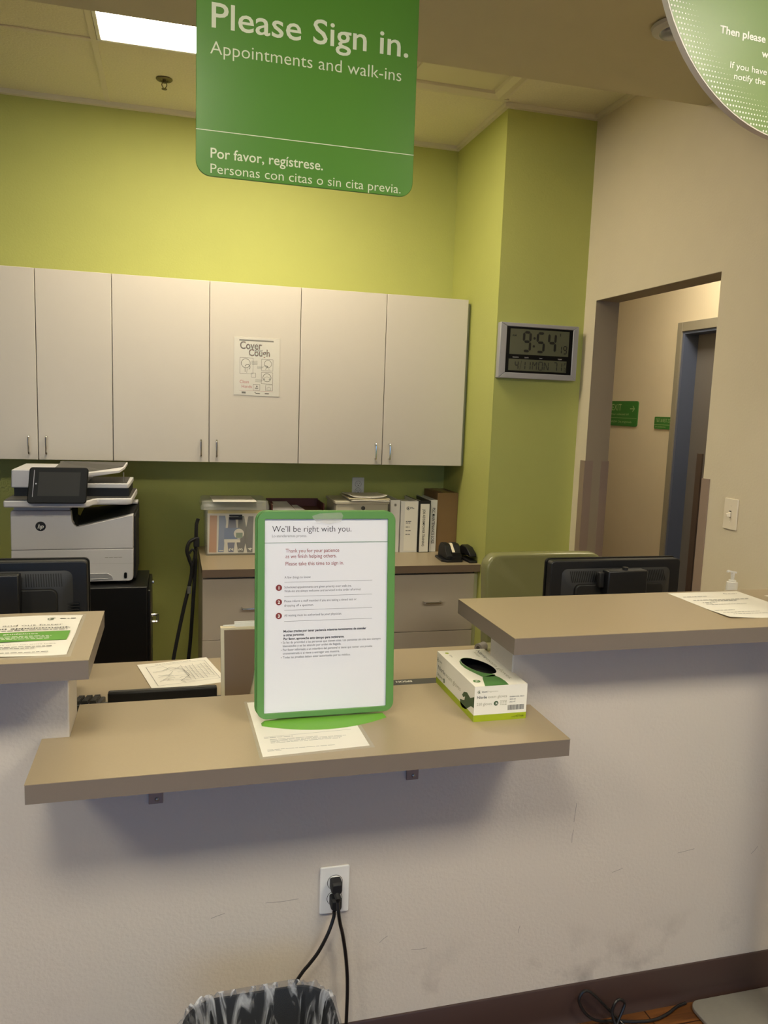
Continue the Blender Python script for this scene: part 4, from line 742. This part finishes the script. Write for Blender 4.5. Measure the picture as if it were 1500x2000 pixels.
q = MB(t); q.text(Fr((0.643, 2.0125, 0.80), (-1, 0, 0), (0, -1, 0)), 0, 0, 0.0115, 'EPSON', 0.046, bold=0.03); q.build('lettering', M_wink, sc)
t = thing('tape_roll', 'small grey roll behind the glove box at the desk edge', 'roll', (1.01, 2.43, 0.74))
q = MB(t); q.cyl((1.0, 2.40, 0.7555), (1.03, 2.42, 0.7555), 0.015, 24); q.build('roll', mat('roll grey', (120, 116, 112), 0.4, var=0.04), t, smooth=True)
q = MB(t); q.cyl((0.9995, 2.3997, 0.7555), (1.0305, 2.4203, 0.7555), 0.007, 16); q.build('core', M_gap, t, smooth=True)
t = thing('desk_tray', 'flat green grey tray on the desk beside the right stub wall', 'tray', (1.12, 2.44, 0.74))
q = MB(t); q.box(1.036, 1.22, 2.405, 2.47, 0.7405, 0.751); q.build('tray', mat('tray green grey', (128, 126, 92), 0.5, var=0.03), t, bevel=0.002)
t = thing('pump_bottle', 'white pump bottle standing behind the right counter', 'bottle', (1.91, 2.30, 0.74)); c = (1.91, 2.30, 0.74)
q = MB(t); q.lathe(c, [(0.024, 0.0005), (0.027, 0.004), (0.027, 0.185), (0.0265, 0.2), (0.024, 0.211), (0.014, 0.215)], 28); q.build('bottle_body', M_white, t, smooth=True)
q = MB(t); q.lathe(c, [(0.019, 0.2155), (0.0195, 0.219), (0.0195, 0.232), (0.0185, 0.245), (0.0125, 0.246), (0.0125, 0.252), (0.006, 0.2525)], 28); q.build('pump_collar', M_white, t, smooth=True)
q = MB(t); q.cyl((c[0], c[1], 0.9925), (c[0], c[1], 1.015), 0.0058, 12, 0.0075); q.cyl((c[0], c[1], 1.015), (c[0], c[1], 1.022), 0.0078, 12); q.loft([[(c[0] + x, c[1] - 0.004 + d, z + dz) for d, dz in ((-0.004, 0), (0.004, 0), (0.003, 0.006), (-0.003, 0.006))] for x, z in ((0.01, 1.0165), (-0.005, 1.019), (-0.02, 1.023), (-0.028, 1.0215))]); q.build('pump_head', M_white, t, smooth=True)

# ------------------------------------------------------------------ things on the back work surface
ZB = 0.7652
t = thing('storage_box', 'clear lidded storage box with orange and blue numbered sheets on the work surface', 'storage box', (0.31, 4.17, ZB))
def rr3(x0, y0, x1, y1, r, z): return [(x, y, z) for x, y in rrect(x0, y0, x1, y1, r, 4)]
q = MB(t); q.loft([rr3(0.163, 4.062, 0.458, 4.30, 0.012, ZB), rr3(0.160, 4.058, 0.463, 4.304, 0.014, ZB + 0.01), rr3(0.158, 4.054, 0.470, 4.31, 0.014, 1.005)]); q.build('tub', M_clear, t, smooth=True)
q = MB(t); q.loft([rr3(0.136, 4.035, 0.483, 4.33, 0.02, 1.006), rr3(0.135, 4.034, 0.484, 4.331, 0.02, 1.018), rr3(0.139, 4.04, 0.48, 4.327, 0.018, 1.03), rr3(0.142, 4.042, 0.478, 4.325, 0.018, 1.046), rr3(0.15, 4.05, 0.47, 4.316, 0.018, 1.05)]); ld = q.build('lid', M_clear, t, smooth=True)
q = MB(t); q.box(0.172, 0.456, 4.066, 4.0685, ZB + 0.012, 1.0); q.build('yellow_sheet', M_yellow, t)
fr = F_front(0, 4.0615, 0)
q = MB(t); q.box(0.170, 0.456, 4.0615, 4.0655, ZB + 0.01, 0.984); sh = q.build('divider_sheet', M_paper, t)
for nm, mm_, pts in (('orange_stripe', M_orange, [(0.1812, 0.9745), (0.218, 0.973), (0.2155, 0.7805), (0.178, 0.782)]), ('blue_stripe', M_blueA, [(0.2273, 0.973), (0.2585, 0.973), (0.264, 0.94), (0.252, 0.7826), (0.224, 0.783)]), ('mid_blue_stripe', M_blueB, [(0.277, 0.965), (0.31, 0.963), (0.318, 0.9), (0.302, 0.782), (0.276, 0.7823), (0.268, 0.86)]), ('slate_stripe', M_slate, [(0.3266, 0.9715), (0.3547, 0.9713), (0.372, 0.88), (0.3537, 0.7795), (0.3262, 0.78), (0.318, 0.83)]), ('grey_stripe', M_slate, [(0.3767, 0.9696), (0.4035, 0.9696), (0.3995, 0.7788), (0.3726, 0.7792), (0.356, 0.86)])):
    q = MB(t); q.poly(fr, pts, 0.0004); q.build(nm, mm_, sh)
q = MB(t)
for s, x in (('1', 0.249), ('2', 0.2995), ('3', 0.348), ('4', 0.3965)):
    q.text(Fr((x, 4.0615, 0.789), (0, 0, 1), (-1, 0, 0)), 0, 0, 0.02, s, None, bold=0.03, e=0.0008)
q.build('numbers', M_wink, sh)
q = MB(t); q.rect(fr, 0.254, 0.850, 0.334, 0.9093, 0.001); q.build('blue_card', M_blueC, sh)
q = MB(t); q.rect(fr, 0.254, 0.833, 0.336, 0.85, 0.001); q.disc(fr, 0.3291, 0.879, 0.026, 0.0013); q.build('card_white', M_paper, sh)
q = MB(t); q.rect(fr, 0.314, 0.856, 0.348, 0.884, 0.0016); q.build('card_picture', M_teal, sh)
q = MB(t); q.box(0.278, 0.344, 4.044, 4.0528, 0.955, 0.968); q.box(0.278, 0.344, 4.046, 4.0528, 0.972, 0.98); q.build('latch', M_black, t, bevel=0.001)
t = thing('folded_sheet', 'white sheet lying folded over the lid of the clear storage box', 'paper', (0.3, 4.1, 1.051))
q = MB(t); q.add([(x, y, z) for y, z in ((4.25, 1.052), (4.09, 1.0525), (4.045, 1.0535), (4.024, 1.049)) for x in (0.19 + (4.25 - y) * 0.02, 0.405 + (4.25 - y) * 0.04)], [(0, 1, 3, 2), (2, 3, 5, 4), (4, 5, 7, 6)]); q.build('sheet', M_paper, t, smooth=True)
t = thing('file_tray', 'red brown letter tray holding loose papers behind the green frame', 'tray', (0.64, 4.18, ZB))
q = MB(t)
for k, z in enumerate((0.80, 0.90, 0.985)):
    q.box(0.495, 0.785, 4.05, 4.32, z, z + 0.006)
q.box(0.495, 0.501, 4.05, 4.32, ZB, 1.03); q.box(0.779, 0.785, 4.11, 4.32, ZB, 1.03); q.box(0.495, 0.785, 4.314, 4.32, ZB, 1.034); q.box(0.495, 0.785, 4.047, 4.053, 0.985, 1.003); q.build('tray_frame', M_redbr, t, bevel=0.001)
for k, (x0, x1, y0, y1, z0, dz) in enumerate(((0.53, 0.60, 4.07, 4.25, 0.995, 0.03), (0.50, 0.52, 4.08, 4.2, 0.996, 0.022), (0.63, 0.65, 4.1, 4.2, 0.996, 0.016))):
    q = MB(t); q.add([(x0, y0, z0), (x1 + 0.03, y0 + 0.01, z0), (x1, y1, z0 + dz), (x0 - 0.01, y1, z0 + dz)], [(0, 1, 2, 3)]); q.build('paper', mat('grey paper', (196, 194, 196), 0.6, var=0.02), t)
q = MB(t); q.cyl((0.71, 4.046, 0.99), (0.71, 4.0405, 0.99), 0.004, 12); q.build('knob', M_white, t)
t = thing('lock_box', 'putty coloured metal box with a round lock beside the binders', 'box', (0.97, 4.17, ZB))
q = MB(t); q.box(0.838, 1.124, 4.056, 4.32, ZB, 1.035); q.build('box_body', M_boxg, t, bevel=0.003)
q = MB(t); q.box(0.832, 1.128, 4.048, 4.325, 1.0352, 1.05); q.build('lid', M_boxg, t, bevel=0.003)
q = MB(t); q.cyl((0.985, 4.056, 1.013), (0.985, 4.051, 1.013), 0.011, 20); q.cyl((0.985, 4.051, 1.013), (0.985, 4.049, 1.013), 0.005, 12); q.build('lock', mat('lock grey', (92, 90, 86), 0.4, 0.6, var=0.04), t)
rd = random.Random(5)
for k, (x0, x1, y0, y1, lab) in enumerate(((0.915, 1.125, 4.03, 4.28, 'lowest loose sheet of the pile on the putty metal box, its corner hanging down'), (0.905, 1.13, 4.04, 4.29, 'middle envelope of the pile on the putty metal box'), (0.91, 1.115, 4.05, 4.27, 'topmost curled sheet of the pile on the putty metal box'))):
    z = 1.0522 + k * 0.009; q = MB(); n = 8
    def fz(u, v, k=k): return z + (0.010 * (abs(2 * u - 1) ** 6) * (1 - v) if k == 2 else (0.0015 if k == 0 else 0)) + 0.0015 * math.sin(5 * u + k)
    vs = [(x0 + (x1 - x0) * i / n, y0 + (y1 - y0) * j / n, fz(i / n, j / n) + h) for h in (0, 0.004) for j in range(n + 1) for i in range(n + 1)]; m_ = (n + 1) ** 2
    fs = [(j * 9 + i, j * 9 + i + 1, j * 9 + i + 10, j * 9 + i + 9) for j in range(n) for i in range(n)]; fs = fs + [tuple(a + m_ for a in f) for f in fs] + [(i, i + 1, i + 1 + m_, i + m_) for i in range(n)] + [(j * 9, j * 9 + 9, j * 9 + 9 + m_, j * 9 + m_) for j in range(n)] + [(j * 9 + 8, j * 9 + 17, j * 9 + 17 + m_, j * 9 + 8 + m_) for j in range(n)]
    q.add(vs, fs); tag(q.build('loose_paper', M_paper if k != 1 else M_cream, None, smooth=True), lab, 'paper', 'papers piled on the putty metal box')
def binder(x0, x1, zt, y0, m, label, dep=0.262):
    t = thing('ring_binder', label, 'binder', ((x0 + x1) / 2, y0 + dep / 2, ZB), 'ring binders on the work surface')
    q = MB(t); q.box(x0, x1, y0, y0 + 0.004, ZB, zt); q.build('spine', m, t, bevel=0.001)
    q = MB(t); q.box(x0, x0 + 0.0035, y0 + 0.004, y0 + dep, ZB, zt); q.build('cover', m, t, bevel=0.001); q = MB(t); q.box(x1 - 0.0035, x1, y0 + 0.004, y0 + dep, ZB, zt); q.build('cover', m, t, bevel=0.001)
    q = MB(t); q.box(x0 + 0.005, x1 - 0.005, y0 + 0.03, y0 + dep - 0.012, ZB + 0.006, zt - 0.02); q.build('pages', M_paper, t)
    return t, F_front(0, y0, 0)
M_bw = mat('binder white vinyl', (222, 220, 216), 0.3, var=0.02)
t, fr = binder(1.143, 1.197, 1.054, 4.074, M_bw, 'white ring binder with a finger hole, directly beside the putty metal box')
q = MB(t); q.ring(fr, 1.17, 1.028, 0.007, 0.002, 0.0004); q.disc(fr, 1.17, 1.028, 0.004, 0.0004); q.build('finger_hole', M_gap, t)
t, fr = binder(1.203, 1.301, 1.05, 4.070, M_bw, 'wide white ring binder with a round logo and short text lines on its spine')
q = MB(t); q.rect(fr, 1.224, 0.775, 1.296, 1.045, 0.0004); q.build('spine_sheet', M_paper, t)
q = MB(t); q.ring(fr, 1.243, 1.010, 0.0085, 0.003, 0.0008, 40, 330); q.disc(fr, 1.243, 1.01, 0.0045, 0.0008); greek(q, fr, 1.252, 1.014, 0.018, 0.003, 2, 0.0008); greek(q, fr, 1.252, 1.008, 0.026, 0.003, 3, 0.0008)
for i, y in enumerate((0.936, 0.927, 0.905, 0.884, 0.864)): greek(q, fr, 1.232, y, 0.03 - 0.004 * (i % 3), 0.0035, 8 + i, 0.0008)
q.build('spine_print', mat('spine ink', (80, 86, 92), 0.6, var=0.02), t)
t, fr = binder(1.304, 1.371, 1.052, 4.066, mat('binder black vinyl', (34, 34, 36), 0.35, var=0.04), 'black ring binder labelled JOB AIDS on its white spine sheet')
q = MB(t); q.rect(fr, 1.312, 0.768, 1.364, 1.035, 0.0004); q.build('spine_sheet', M_paper, t)
q = MB(t); q.text(Fr((1.327, 4.066, 1.005), (0, 0, -1), (1, 0, 0)), 0, 0, 0.0135, 'JOB AIDS/EMPOWER TRAINING', 0.205, bold=0.008, e=0.0008); q.build('spine_print', M_ink, t)
t, fr = binder(1.3735, 1.4125, 1.055, 4.076, M_bw, 'white ring binder labelled PSC MAINTENANCE LOGS beside the cardboard box')
q = MB(t); q.text(Fr((1.3845, 4.076, 1.012), (0, 0, -1), (1, 0, 0)), 0, 0, 0.016, 'PSC MAINTENANCE LOGS', 0.2, bold=0.012, e=0.0008); q.build('spine_print', M_ink, t)
t = thing('cardboard_box', 'tall brown cardboard box between the last binder and the green wall', 'box', (1.4755, 4.2, ZB))
q = MB(t); q.box(1.4155, 1.5355, 4.084, 4.33, ZB, 1.094); q.build('carton', M_card, t, bevel=0.0015)
q = MB(t); q.box(1.452, 1.50, 4.0855, 4.33, 1.0942, 1.0947); q.build('packing_tape', mat('packing tape', (166, 134, 92), 0.25, var=0.02), t)
t = thing('tape_dispenser', 'black tape dispenser with a white tape roll on the work surface', 'tape dispenser', (1.42, 3.82, ZB), rz=0.0)
cheek = [(3.79, ZB + 0.012), (3.79, ZB + 0.03), (3.815, ZB + 0.05), (3.83, ZB + 0.078), (3.85, ZB + 0.086), (3.90, ZB + 0.086), (3.93, ZB + 0.06), (3.935, ZB + 0.012)]
q = MB(t); q.pyz(cheek, 1.378, 1.411); q.pyz(cheek, 1.428, 1.462); q.box(1.411, 1.428, 3.80, 3.93, ZB + 0.012, ZB + 0.03); q.build('dispenser_body', M_blackm, t, bevel=0.003)
q = MB(t); q.pxy([(1.352, 3.80), (1.375, 3.772), (1.457, 3.772), (1.472, 3.80), (1.468, 3.93), (1.36, 3.93)], ZB, ZB + 0.012); q.build('weighted_base', M_black, t, bevel=0.002)
q = MB(t); q.cyl((1.412, 3.862, ZB + 0.06), (1.427, 3.862, ZB + 0.06), 0.028, 24); q.poly(Fr((1.412, 3.838, ZB + 0.075), (1, 0, 0), (0, 0.8, 0.6)), [(0, 0), (0.015, 0), (0.015, -0.05), (0, -0.05)]); q.build('tape_roll', M_ivory, t, smooth=True)
q = MB(t); q.cyl((1.4115, 3.862, ZB + 0.06), (1.4275, 3.862, ZB + 0.06), 0.016, 20); q.build('roll_hub', M_black, t, smooth=True)
q = MB(t); q.box(1.405, 1.448, 3.776, 3.786, ZB + 0.03, ZB + 0.052); q.box(1.40, 1.452, 3.772, 3.80, ZB + 0.012, ZB + 0.03); q.build('cutter', M_black, t, bevel=0.001)
t = thing('stapler', 'black stapler beside the tape dispenser at the green corner wall', 'stapler', (1.506, 3.805, ZB), rz=math.radians(3))
q = MB(); q.pyz([(-0.06, 0.0004), (0.085, 0.0004), (0.085, 0.014), (-0.05, 0.012), (-0.06, 0.008)], -0.022, 0.022); q.build('stapler_base', M_blackm, t, bevel=0.002)
q = MB(); q.pyz([(-0.055, 0.032), (-0.05, 0.048), (0.0, 0.075), (0.06, 0.08), (0.09, 0.06), (0.09, 0.03), (0.07, 0.02), (0.03, 0.036)], -0.02, 0.02); q.build('stapler_arm', M_black, t, bevel=0.004)
q = MB(); q.cyl((-0.0235, 0.07, 0.022), (0.0235, 0.07, 0.022), 0.006, 12); q.build('hinge_pin', M_chrome, t)

# ------------------------------------------------------------------ printer and file cabinet
t = thing('file_cabinet', 'black metal file cabinet carrying the printer, its drawers facing right', 'cabinet', (-0.4, 3.62, 0))
q = MB(t); q.box(-0.72, -0.108, 3.45, 3.80, 0.0, 0.751); q.build('cabinet_body', M_blkmetal, t, bevel=0.003)
for z0, z1 in ((0.39, 0.735), (0.03, 0.375)):
    dd = MB(t); dd.box(-0.1075, -0.095, 3.456, 3.794, z0, z1); dd = dd.build('drawer', M_blkmetal, t, bevel=0.003)
    zz = (z0 + z1) / 2 + 0.02
    h = MB(t); h.tube([(-0.095, 3.50, zz), (-0.072, 3.50, zz), (-0.068, 3.512, zz), (-0.068, 3.60, zz), (-0.072, 3.612, zz), (-0.095, 3.612, zz)], 0.006, 8, 5); h.build('handle', M_chrome, dd, smooth=True)
    h = MB(t); h.box(-0.0945, -0.092, 3.46, 3.466, z0 + 0.01, z1 - 0.01); h.build('edge_trim', M_chrome, dd)
h = MB(t); h.cyl((-0.095, 3.77, 0.70), (-0.088, 3.77, 0.70), 0.009, 14); h.build('lock', M_chrome, t)
t = thing('office_printer', 'white and black multifunction printer standing on the black file cabinet', 'printer', (-0.41, 3.68, 0.752)); YP = 3.52
q = MB(t); q.pxz([(-0.653, 0.765), (-0.178, 0.765), (-0.178, 1.05), (-0.384, 1.0), (-0.42, 1.02), (-0.42, 1.07), (-0.653, 1.07)], YP + 0.02, 3.79); q.build('rear_body', M_blackm, t, bevel=0.003)
for x in (-0.62, -0.22): q = MB(t); q.box(x - 0.02, x + 0.02, 3.55, 3.75, 0.7522, 0.765); q.build('foot', M_blackm, t)
nf = [(-0.656, 0.906), (-0.168, 0.908), (-0.167, 1.057), (-0.384, 1.005), (-0.398, 1.004), (-0.408, 1.012), (-0.416, 1.028), (-0.42, 1.072), (-0.650, 1.073), (-0.655, 1.066)]
q = MB(t); q.pxz([(x, z) for x, z in nf], YP, YP + 0.045); fp = q.build('front_panel', M_prn, t, bevel=0.003)
q = MB(t); q.pxz([(-0.658, 0.764), (-0.187, 0.764), (-0.174, 0.768), (-0.169, 0.779), (-0.168, 0.9065), (-0.656, 0.9045)], YP, YP + 0.045); pt = q.build('paper_drawer', M_prn, t, bevel=0.003)
fr = F_front(0, YP, 0)
q = MB(t); q.box(-0.48, -0.272, YP - 0.006, YP, 0.772, 0.778); q.pxz([(-0.48, 0.80), (-0.275, 0.80), (-0.258, 0.79), (-0.252, 0.772), (-0.48, 0.772)], YP - 0.004, YP + 0.001); q.build('drawer_grip', M_silver, pt, bevel=0.001)
q = MB(t); q.slab(fr, rrect(-0.2065, 0.776, -0.1945, 0.802, 0.005, 4), 0.0005, 0.003); q.build('level_window', M_gloss, pt)
q = MB(t); greek(q, fr, -0.285, 0.868, 0.07, 0.003, 5, 0.0006); q.rect(fr, -0.655, 0.8415, -0.17, 0.8423, 0.0005); q.build('model_print', M_lgrey, pt)
q = MB(t); q.rect(fr, -0.652, 1.0475, -0.423, 1.0485, 0.0005); q.build('seam', M_lgrey, fp)
q = MB(t); q.disc(fr, -0.539, 1.007, 0.0205, 0.0007, 36); q.build('logo_disc', M_ink, fp)
q = MB(t); sl = Fr((-0.551, YP, 0.9985), (1, 0, 0), (0.3, 0, 1)); sl.v = Vector((0.3, 0, 1)); sl.n = Vector((0, -1, 0)); q.text(sl, 0, 0, 0.0175, 'hp', 0.0225, bold=0.02, e=0.0014); q.build('logo_letters', M_wink, fp)
q = MB(t); q.add([(-0.405, YP + 0.046, 1.006), (-0.384, YP + 0.046, 1.008), (-0.167, YP + 0.046, 1.058), (-0.157, 3.9, 1.066), (-0.35, 3.9, 1.04), (-0.405, 3.9, 1.035), (-0.405, YP + 0.046, 0.99), (-0.167, YP + 0.046, 0.99), (-0.157, 3.9, 0.99), (-0.405, 3.9, 0.99)], [(0, 1, 5), (1, 2, 3, 4), (1, 4, 5), (2, 7, 8, 3), (0, 6, 7, 2, 1), (5, 4, 3, 8, 9), (0, 5, 9, 6)]); q.build('output_tray', M_blackm, t)
q = MB(t); q.box(-0.178, -0.158, YP + 0.046, 3.88, 0.765, 1.045); q.build('side_panel', M_blackm, t, bevel=0.003)
q = MB(t); q.pyz([(3.80, 1.068), (3.88, 1.068), (3.88, 1.078), (3.80, 1.074)], -0.30, -0.16); q.build('tray_flap', M_prn, t)
q = MB(t); q.box(-0.645, -0.425, YP + 0.02, 3.80, 1.0735, 1.099); q.build('scanner_neck', M_prn, t)
# scanner deck
dk = [(-0.662, 3.42), (-0.35, 3.42), (-0.335, 3.44), (-0.325, 3.49), (-0.31, 3.51), (-0.19, 3.515), (-0.172, 3.53), (-0.165, 3.90), (-0.655, 3.90)]
q = MB(t); q.pxy(dk, 1.0995, 1.128); q.build('scanner_deck', M_prn, t, bevel=0.006)
q = MB(t); q.pxy([(-0.658, 3.424), (-0.352, 3.424), (-0.338, 3.444), (-0.328, 3.495), (-0.31, 3.515), (-0.19, 3.52), (-0.176, 3.535), (-0.17, 3.895), (-0.65, 3.895)], 1.128, 1.131); q.build('deck_top', M_tray, t)
q = MB(t); q.box(-0.645, -0.185, 3.56, 3.88, 1.1312, 1.166); q.build('scanner_lid_base', M_blackm, t)
q = MB(t); q.pxz([(-0.655, 1.1665), (-0.36, 1.1665), (-0.36, 1.23), (-0.50, 1.243), (-0.652, 1.243)], 3.55, 3.88); q.build('document_feeder', M_prn, t, bevel=0.005)
q = MB(t); q.pxy([(-0.36, 3.555), (-0.192, 3.555), (-0.186, 3.565), (-0.18, 3.87), (-0.36, 3.87)], 1.1665, 1.186); q.build('feeder_output_tray', M_prn, t, bevel=0.003)
q = MB(t); q.box(-0.358, -0.195, 3.575, 3.865, 1.1862, 1.1875); q.build('tray_insert', M_tray, t)
q = MB(t); q.prism([(-0.36, 3.55, 1.212), (-0.345, 3.55, 1.222), (-0.225, 3.58, 1.232), (-0.205, 3.62, 1.245), (-0.205, 3.85, 1.247), (-0.50, 3.85, 1.247)], [(-0.36, 3.55, 1.222), (-0.345, 3.55, 1.232), (-0.225, 3.58, 1.241), (-0.205, 3.62, 1.254), (-0.205, 3.85, 1.256), (-0.50, 3.85, 1.256)]); q.build('feeder_input_tray', M_prn, t)
q = MB(t); q.prism([(-0.49, 3.575, 1.2435), (-0.345, 3.575, 1.2325), (-0.228, 3.60, 1.2425), (-0.212, 3.63, 1.2545), (-0.212, 3.83, 1.2565), (-0.49, 3.83, 1.2567)], [(-0.49, 3.575, 1.2465), (-0.345, 3.575, 1.2355), (-0.228, 3.60, 1.2455), (-0.212, 3.63, 1.2575), (-0.212, 3.83, 1.2595), (-0.49, 3.83, 1.2597)]); q.build('feeder_tray_liner', M_tray, t)
q = MB(t); q.cyl((-0.21, 3.60, 1.188), (-0.21, 3.60, 1.232), 0.003, 8); q.build('tray_stay', M_steel, t)
ta = math.radians(14); fp2 = Fr((-0.4565, 3.385, 1.122), (1, 0, 0), (0.06, math.sin(ta), math.cos(ta)))
q = MB(t); q.slab(fp2, rrect(-0.112, 0.0, 0.112, 0.148, 0.012, 5), -0.016, 0.0); cp = q.build('control_panel', M_gloss, t, bevel=0.003)
q = MB(t); q.rect(fp2, -0.0745, 0.03, 0.0835, 0.128, 0.0005); q.build('touch_screen', M_screen, cp)
q = MB(t); q.rect(fp2, -0.0935, 0.026, -0.0915, 0.136, 0.0006); q.disc(fp2, -0.083, 0.08, 0.003, 0.0006, 12); q.build('panel_marks', M_silver, cp)
q = MB(t); q.box(-0.50, -0.41, 3.43, 3.56, 1.1312, 1.20); q.build('panel_mount', M_blackm, t)

# ------------------------------------------------------------------ folded hand cart between printer and work surface
t = thing('folded_cart', 'black folded luggage cart leaning beside the drawer cabinet', 'cart', (0.06, 3.95, 0))
q = MB(t); q.tube([(0.03, 3.86, 0.012), (0.075, 3.92, 0.277), (0.096, 3.95, 0.55), (0.108, 3.975, 0.75), (0.112, 3.985, 0.92), (0.116, 3.99, 0.95), (0.135, 3.995, 0.972), (0.175, 4.0, 0.975)][:6] + [(0.122, 3.99, 0.968)], 0.009, 8); q.build('upright', M_blackm, t, smooth=True)
q = MB(t); q.tube([(-0.045, 3.82, 0.012), (0.005, 3.87, 0.31), (0.045, 3.92, 0.5), (0.082, 3.945, 0.66), (0.09, 3.95, 0.727), (0.077, 3.95, 0.77), (0.066, 3.95, 0.815), (0.078, 3.955, 0.855), (0.107, 3.96, 0.872)], 0.009, 8); q.build('leg', M_blackm, t, smooth=True)
q = MB(t); q.tube([(0.092, 3.945, 0.735), (0.104, 3.95, 0.80), (0.092, 3.945, 0.82), (0.077, 3.945, 0.80)], 0.006, 8); q.build('strap', M_blackm, t, smooth=True)
q = MB(t); q.box(0.098, 0.127, 3.955, 3.975, 0.83, 0.878); q.build('latch_block', M_blackm, t, bevel=0.003)
q = MB(t); q.box(0.068, 0.085, 3.926, 3.936, 0.60, 0.635); q.build('label_tag', mat('tag grey', (110, 112, 108), 0.5, var=0.03), t)
for x, y in ((0.03, 3.86), (-0.045, 3.82)): q = MB(t); q.lathe((x, y, 0), [(0.011, 0.0005), (0.013, 0.004), (0.0115, 0.03), (0.0095, 0.032)], 14); q.build('rubber_foot', M_cord, t, smooth=True)
